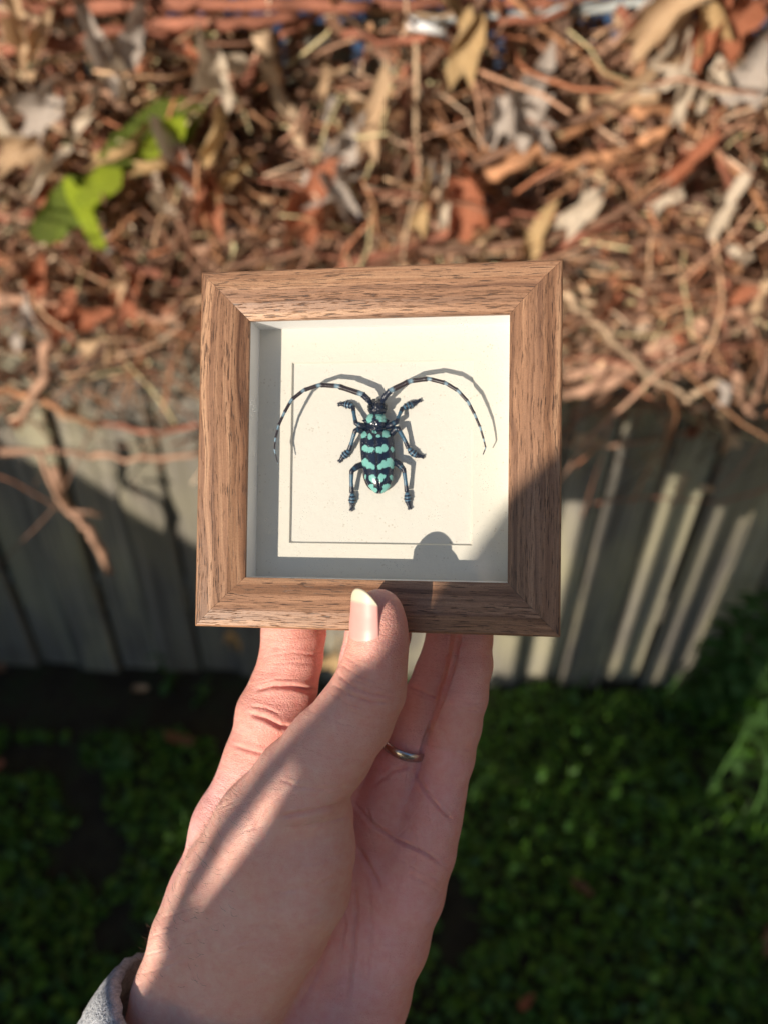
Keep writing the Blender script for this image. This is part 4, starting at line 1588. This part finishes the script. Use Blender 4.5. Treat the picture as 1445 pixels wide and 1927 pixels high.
# thumb nail: a curved plate wrapped on the thumb
ax0, ax1 = near_pt(712, 1215, 282) * 1000, near_pt(708, 1096, 279) * 1000
nu, nv = 22, 30
V, Cn = [], []
T = (ax1 - ax0)
Ln = np.linalg.norm(T)
T /= Ln
Zc = np.array([0, 0, 1.0])
Zc -= T * (Zc @ T)
Zc /= np.linalg.norm(Zc)
Xc = np.cross(T, Zc)
for layer in (0, 1):
    for j in range(nv):
        v = j / (nv - 1)
        for i in range(nu):
            a = -1 + 2 * i / (nu - 1)
            vv = v
            # rounded cuticle and rounded free edge
            lo = 0.03 + 0.17 * abs(a) ** 2.6
            hi = 1.0 - 0.21 * abs(a) ** 2.2 - 0.05 * (a + 1) * 0.6
            s = lo + (hi - lo) * vv
            ang = R_(-40) + a * R_(43)
            rr = float(np.interp(s, [0, .35, .55, 1], [57, 53.5, 50, 45])) / FPX * 282 * NEAR
            rr += 0.10 - 0.35 * layer - (0.45 * (1 - v) ** 6)
            rr += 0.25 * max(0, s - 0.75)
            c = ax0 + T * (s * Ln)
            V.append(c + (Xc * math.sin(ang) + Zc * math.cos(ang)) * rr)
            free = min(1, max(0, (s - (0.76 - 0.05 * a * a)) * 30))
            lun = min(1, max(0, (0.24 - s - 0.1 * a * a) * 12))
            base = np.array((0.72, 0.35, 0.31)) * (1 - lun * 0.6) + np.array((0.72, 0.48, 0.40)) * lun * 0.6
            Cn.append(base * (1 - free) + np.array((0.66, 0.60, 0.44)) * free)
w = nu
N1 = nu * nv
F = []
for j in range(nv - 1):
    for i in range(nu - 1):
        F.append((j * w + i, (j + 1) * w + i, (j + 1) * w + i + 1, j * w + i + 1))
        F.append(tuple(reversed([N1 + q for q in F[-1]])))
bd = [i for i in range(nu)] + [j * w + nu - 1 for j in range(1, nv)] + [(nv - 1) * w + i for i in range(nu - 2, -1, -1)] + [j * w for j in range(nv - 2, 0, -1)]
for a, b in zip(bd, bd[1:] + bd[:1]):
    F.append((a, b, N1 + b, N1 + a))
me = mesh_np('fingernail', np.array(V) * 0.001, F)
vcol(me, Cn)
part('fingernail', me, M_NAIL, person)

# ring on the ring finger
c = near_pt(764, 1390, 335.5)
p0, p1 = near_pt(800, 1325, 335), near_pt(745, 1450, 336)
ax = p0 - p1
ax /= np.linalg.norm(ax)
ax = ax + np.array([-0.10, 0.0, 0.30])
ax /= np.linalg.norm(ax)
e1 = np.cross(ax, [0, 0, 1.0])
e1 /= np.linalg.norm(e1)
e2 = np.cross(ax, e1)
RR = 53.5 / FPX * 336 * NEAR * 0.001
V, F = [], []
nr, ns = 64, 10
for i in range(nr):
    a = 2 * PI * i / nr
    d = e1 * math.cos(a) + e2 * math.sin(a)
    for j in range(ns):
        b = 2 * PI * j / ns
        V.append(c + d * (RR + 0.0006 * math.cos(b)) + ax * 0.0017 * math.sin(b))
F = [(i * ns + j, ((i + 1) % nr) * ns + j, ((i + 1) % nr) * ns + (j + 1) % ns, i * ns + (j + 1) % ns) for i in range(nr) for j in range(ns)]
part('ring', mesh_np('ring', V, F), M_RING, person)

# sleeve: knitted cuff and forearm, then the rest of the jacket behind the camera (camera axes)
wr0 = near_pt(466, 2008, 330)
wr1 = near_pt(250, 2335, 312)
elbow = np.array([-0.40, -0.50, 0.10])
path = catmull([wr0, wr1, (wr1 + elbow) / 2 + np.array([0, -0.01, 0]), elbow], 10)
prof_r = np.interp(np.linspace(0, 1, len(path)), [0, .06, .3, 1], [0.0555, 0.056, 0.058, 0.062])
n = 72
T = np.gradient(path, axis=0)
T /= np.linalg.norm(T, axis=1)[:, None]
V = []
rimdir = near_pt(300, 1880, 300) - near_pt(560, 2030, 320)
for i, (p, t) in enumerate(zip(path, T)):
    a_ = np.cross(t, [0, 0, 1.0])
    a_ /= np.linalg.norm(a_)
    b_ = np.cross(t, a_)
    for j in range(n):
        an = 2 * PI * j / n
        rr = prof_r[i] * (1 + 0.018 * math.sin(3 * an + i * 0.5) + 0.02 * math.sin(i * 1.3 + 2 * an) * (i > 3)) + 0.0010 * (abs(math.sin(an * 18)) if i < 5 else 0)
        V.append(p + (a_ * math.cos(an) + b_ * math.sin(an) * 0.86) * rr)
# inner side of the cuff
m = len(path)
for j in range(n):
    V.append(np.array(V[j]) * 1 + (path[0] - np.array(V[j])) * 0.06 - T[0] * 0.0012)
for j in range(n):
    V.append(np.array(V[3 * n + j]) + (path[3] - np.array(V[3 * n + j])) * 0.09)
F = [(i * n + j, (i + 1) * n + j, (i + 1) * n + (j + 1) % n, i * n + (j + 1) % n) for i in range(m - 1) for j in range(n)]
F += [(m * n + j, j, (j + 1) % n, m * n + (j + 1) % n) for j in range(n)]
F += [((m + 1) * n + j, m * n + j, m * n + (j + 1) % n, (m + 1) * n + (j + 1) % n) for j in range(n)]
F += [tuple((m - 1) * n + j for j in reversed(range(n)))]
part('sleeve', mesh_np('sleeve', V, F), M_FABRIC, person)

fj = Field((-760, -1250, -40), (420, 260, 780), 8.5)


def cap2(F, a, b, ra, rb, k=30, sz=1.0):
    fj.capsule(F, np.array(a, float), np.array(b, float), ra, rb, k, sz)


# outline that throws the shade on the lower right of the frame and the hand (edge at z = 300 mm)
J = fj.new()
edge_px = [(1450, 560, 290), (1250, 730, 290), (1070, 912, 290), (985, 1012, 292), (890, 1103, 292), (805, 1170, 286), (735, 1240, 282), (690, 1300, 282), (650, 1370, 288),
           (612, 1440, 292), (540, 1530, 296), (480, 1600, 298), (400, 1695, 305), (325, 1840, 312), (250, 2010, 318)]


def to_plane(px, py, d, z=0.3):
    p = near_pt(px, py, d)
    q = p + np.array(SUN_CAM) / SUN_CAM.z * (z - p[2])
    return q * 1000


edge = [tuple(to_plane(*e)[:2]) for e in edge_px]
RJ = 62
cen = []
for i, (x, y) in enumerate(edge):
    a = np.array(edge[max(0, i - 1)], float)
    b = np.array(edge[min(len(edge) - 1, i + 1)], float)
    d = (b - a) / np.linalg.norm(b - a)
    cen.append((x - d[1] * RJ * 1.0, y + d[0] * RJ * 1.0, 300))
for a, b in zip(cen[:-1], cen[1:]):
    cap2(J, a, b, RJ, RJ, 2)
cap2(J, cen[-1], (-400, -500, 130), RJ, 58)
cap2(J, cen[2], (-170, -240, 380), 66, 90)
cap2(J, (-170, -240, 380), (120, -260, 400), 90, 90)
cap2(J, (-140, -330, 420), (-60, -900, 620), 130, 140, 60)
cap2(J, (60, -330, 420), (60, -900, 620), 130, 140, 60)
cap2(J, (150, -280, 400), (260, -560, 420), 70, 60)
cap2(J, (260, -560, 420), (150, -640, 480), 58, 50)
JV, JQ = surface_nets(J, fj.lo, fj.h)
JV = lap_smooth(JV, JQ, 2)
part('jacket', mesh_np('jacket', JV * 0.001, JQ), M_FABRIC, person)
K = fj.new()
cap2(K, (-10, 20, 430), (-10, 60, 450), 82, 92, 40)
cap2(K, (-10, -20, 390), (-10, 0, 385), 50, 55, 40)
cap2(K, (-10, 20, 345), (-10, 35, 350), 12, 14, 12)
cap2(K, (-10, -80, 420), (-10, -220, 400), 55, 65, 30)

# cord added out of view to throw the narrow dark band on the hand
cp = [to_plane(px, py, d) * 0.001 for px, py, d in ((735, 1225, 283), (640, 1325, 290), (560, 1405, 296), (490, 1490, 300), (430, 1575, 304), (375, 1670, 308), (345, 1735, 311))]
part('shade_cord', mesh_np('shade_cord', *tube_np(catmull(cp, 3), 0.0042, 10)), M_FABRIC, person)
KV, KQ = surface_nets(K, fj.lo, fj.h)
me = mesh_np('head', lap_smooth(KV, KQ, 2) * 0.001, KQ)
vcol(me, np.tile(tan, (len(KV), 1)))
part('head', me, M_SKIN, person)
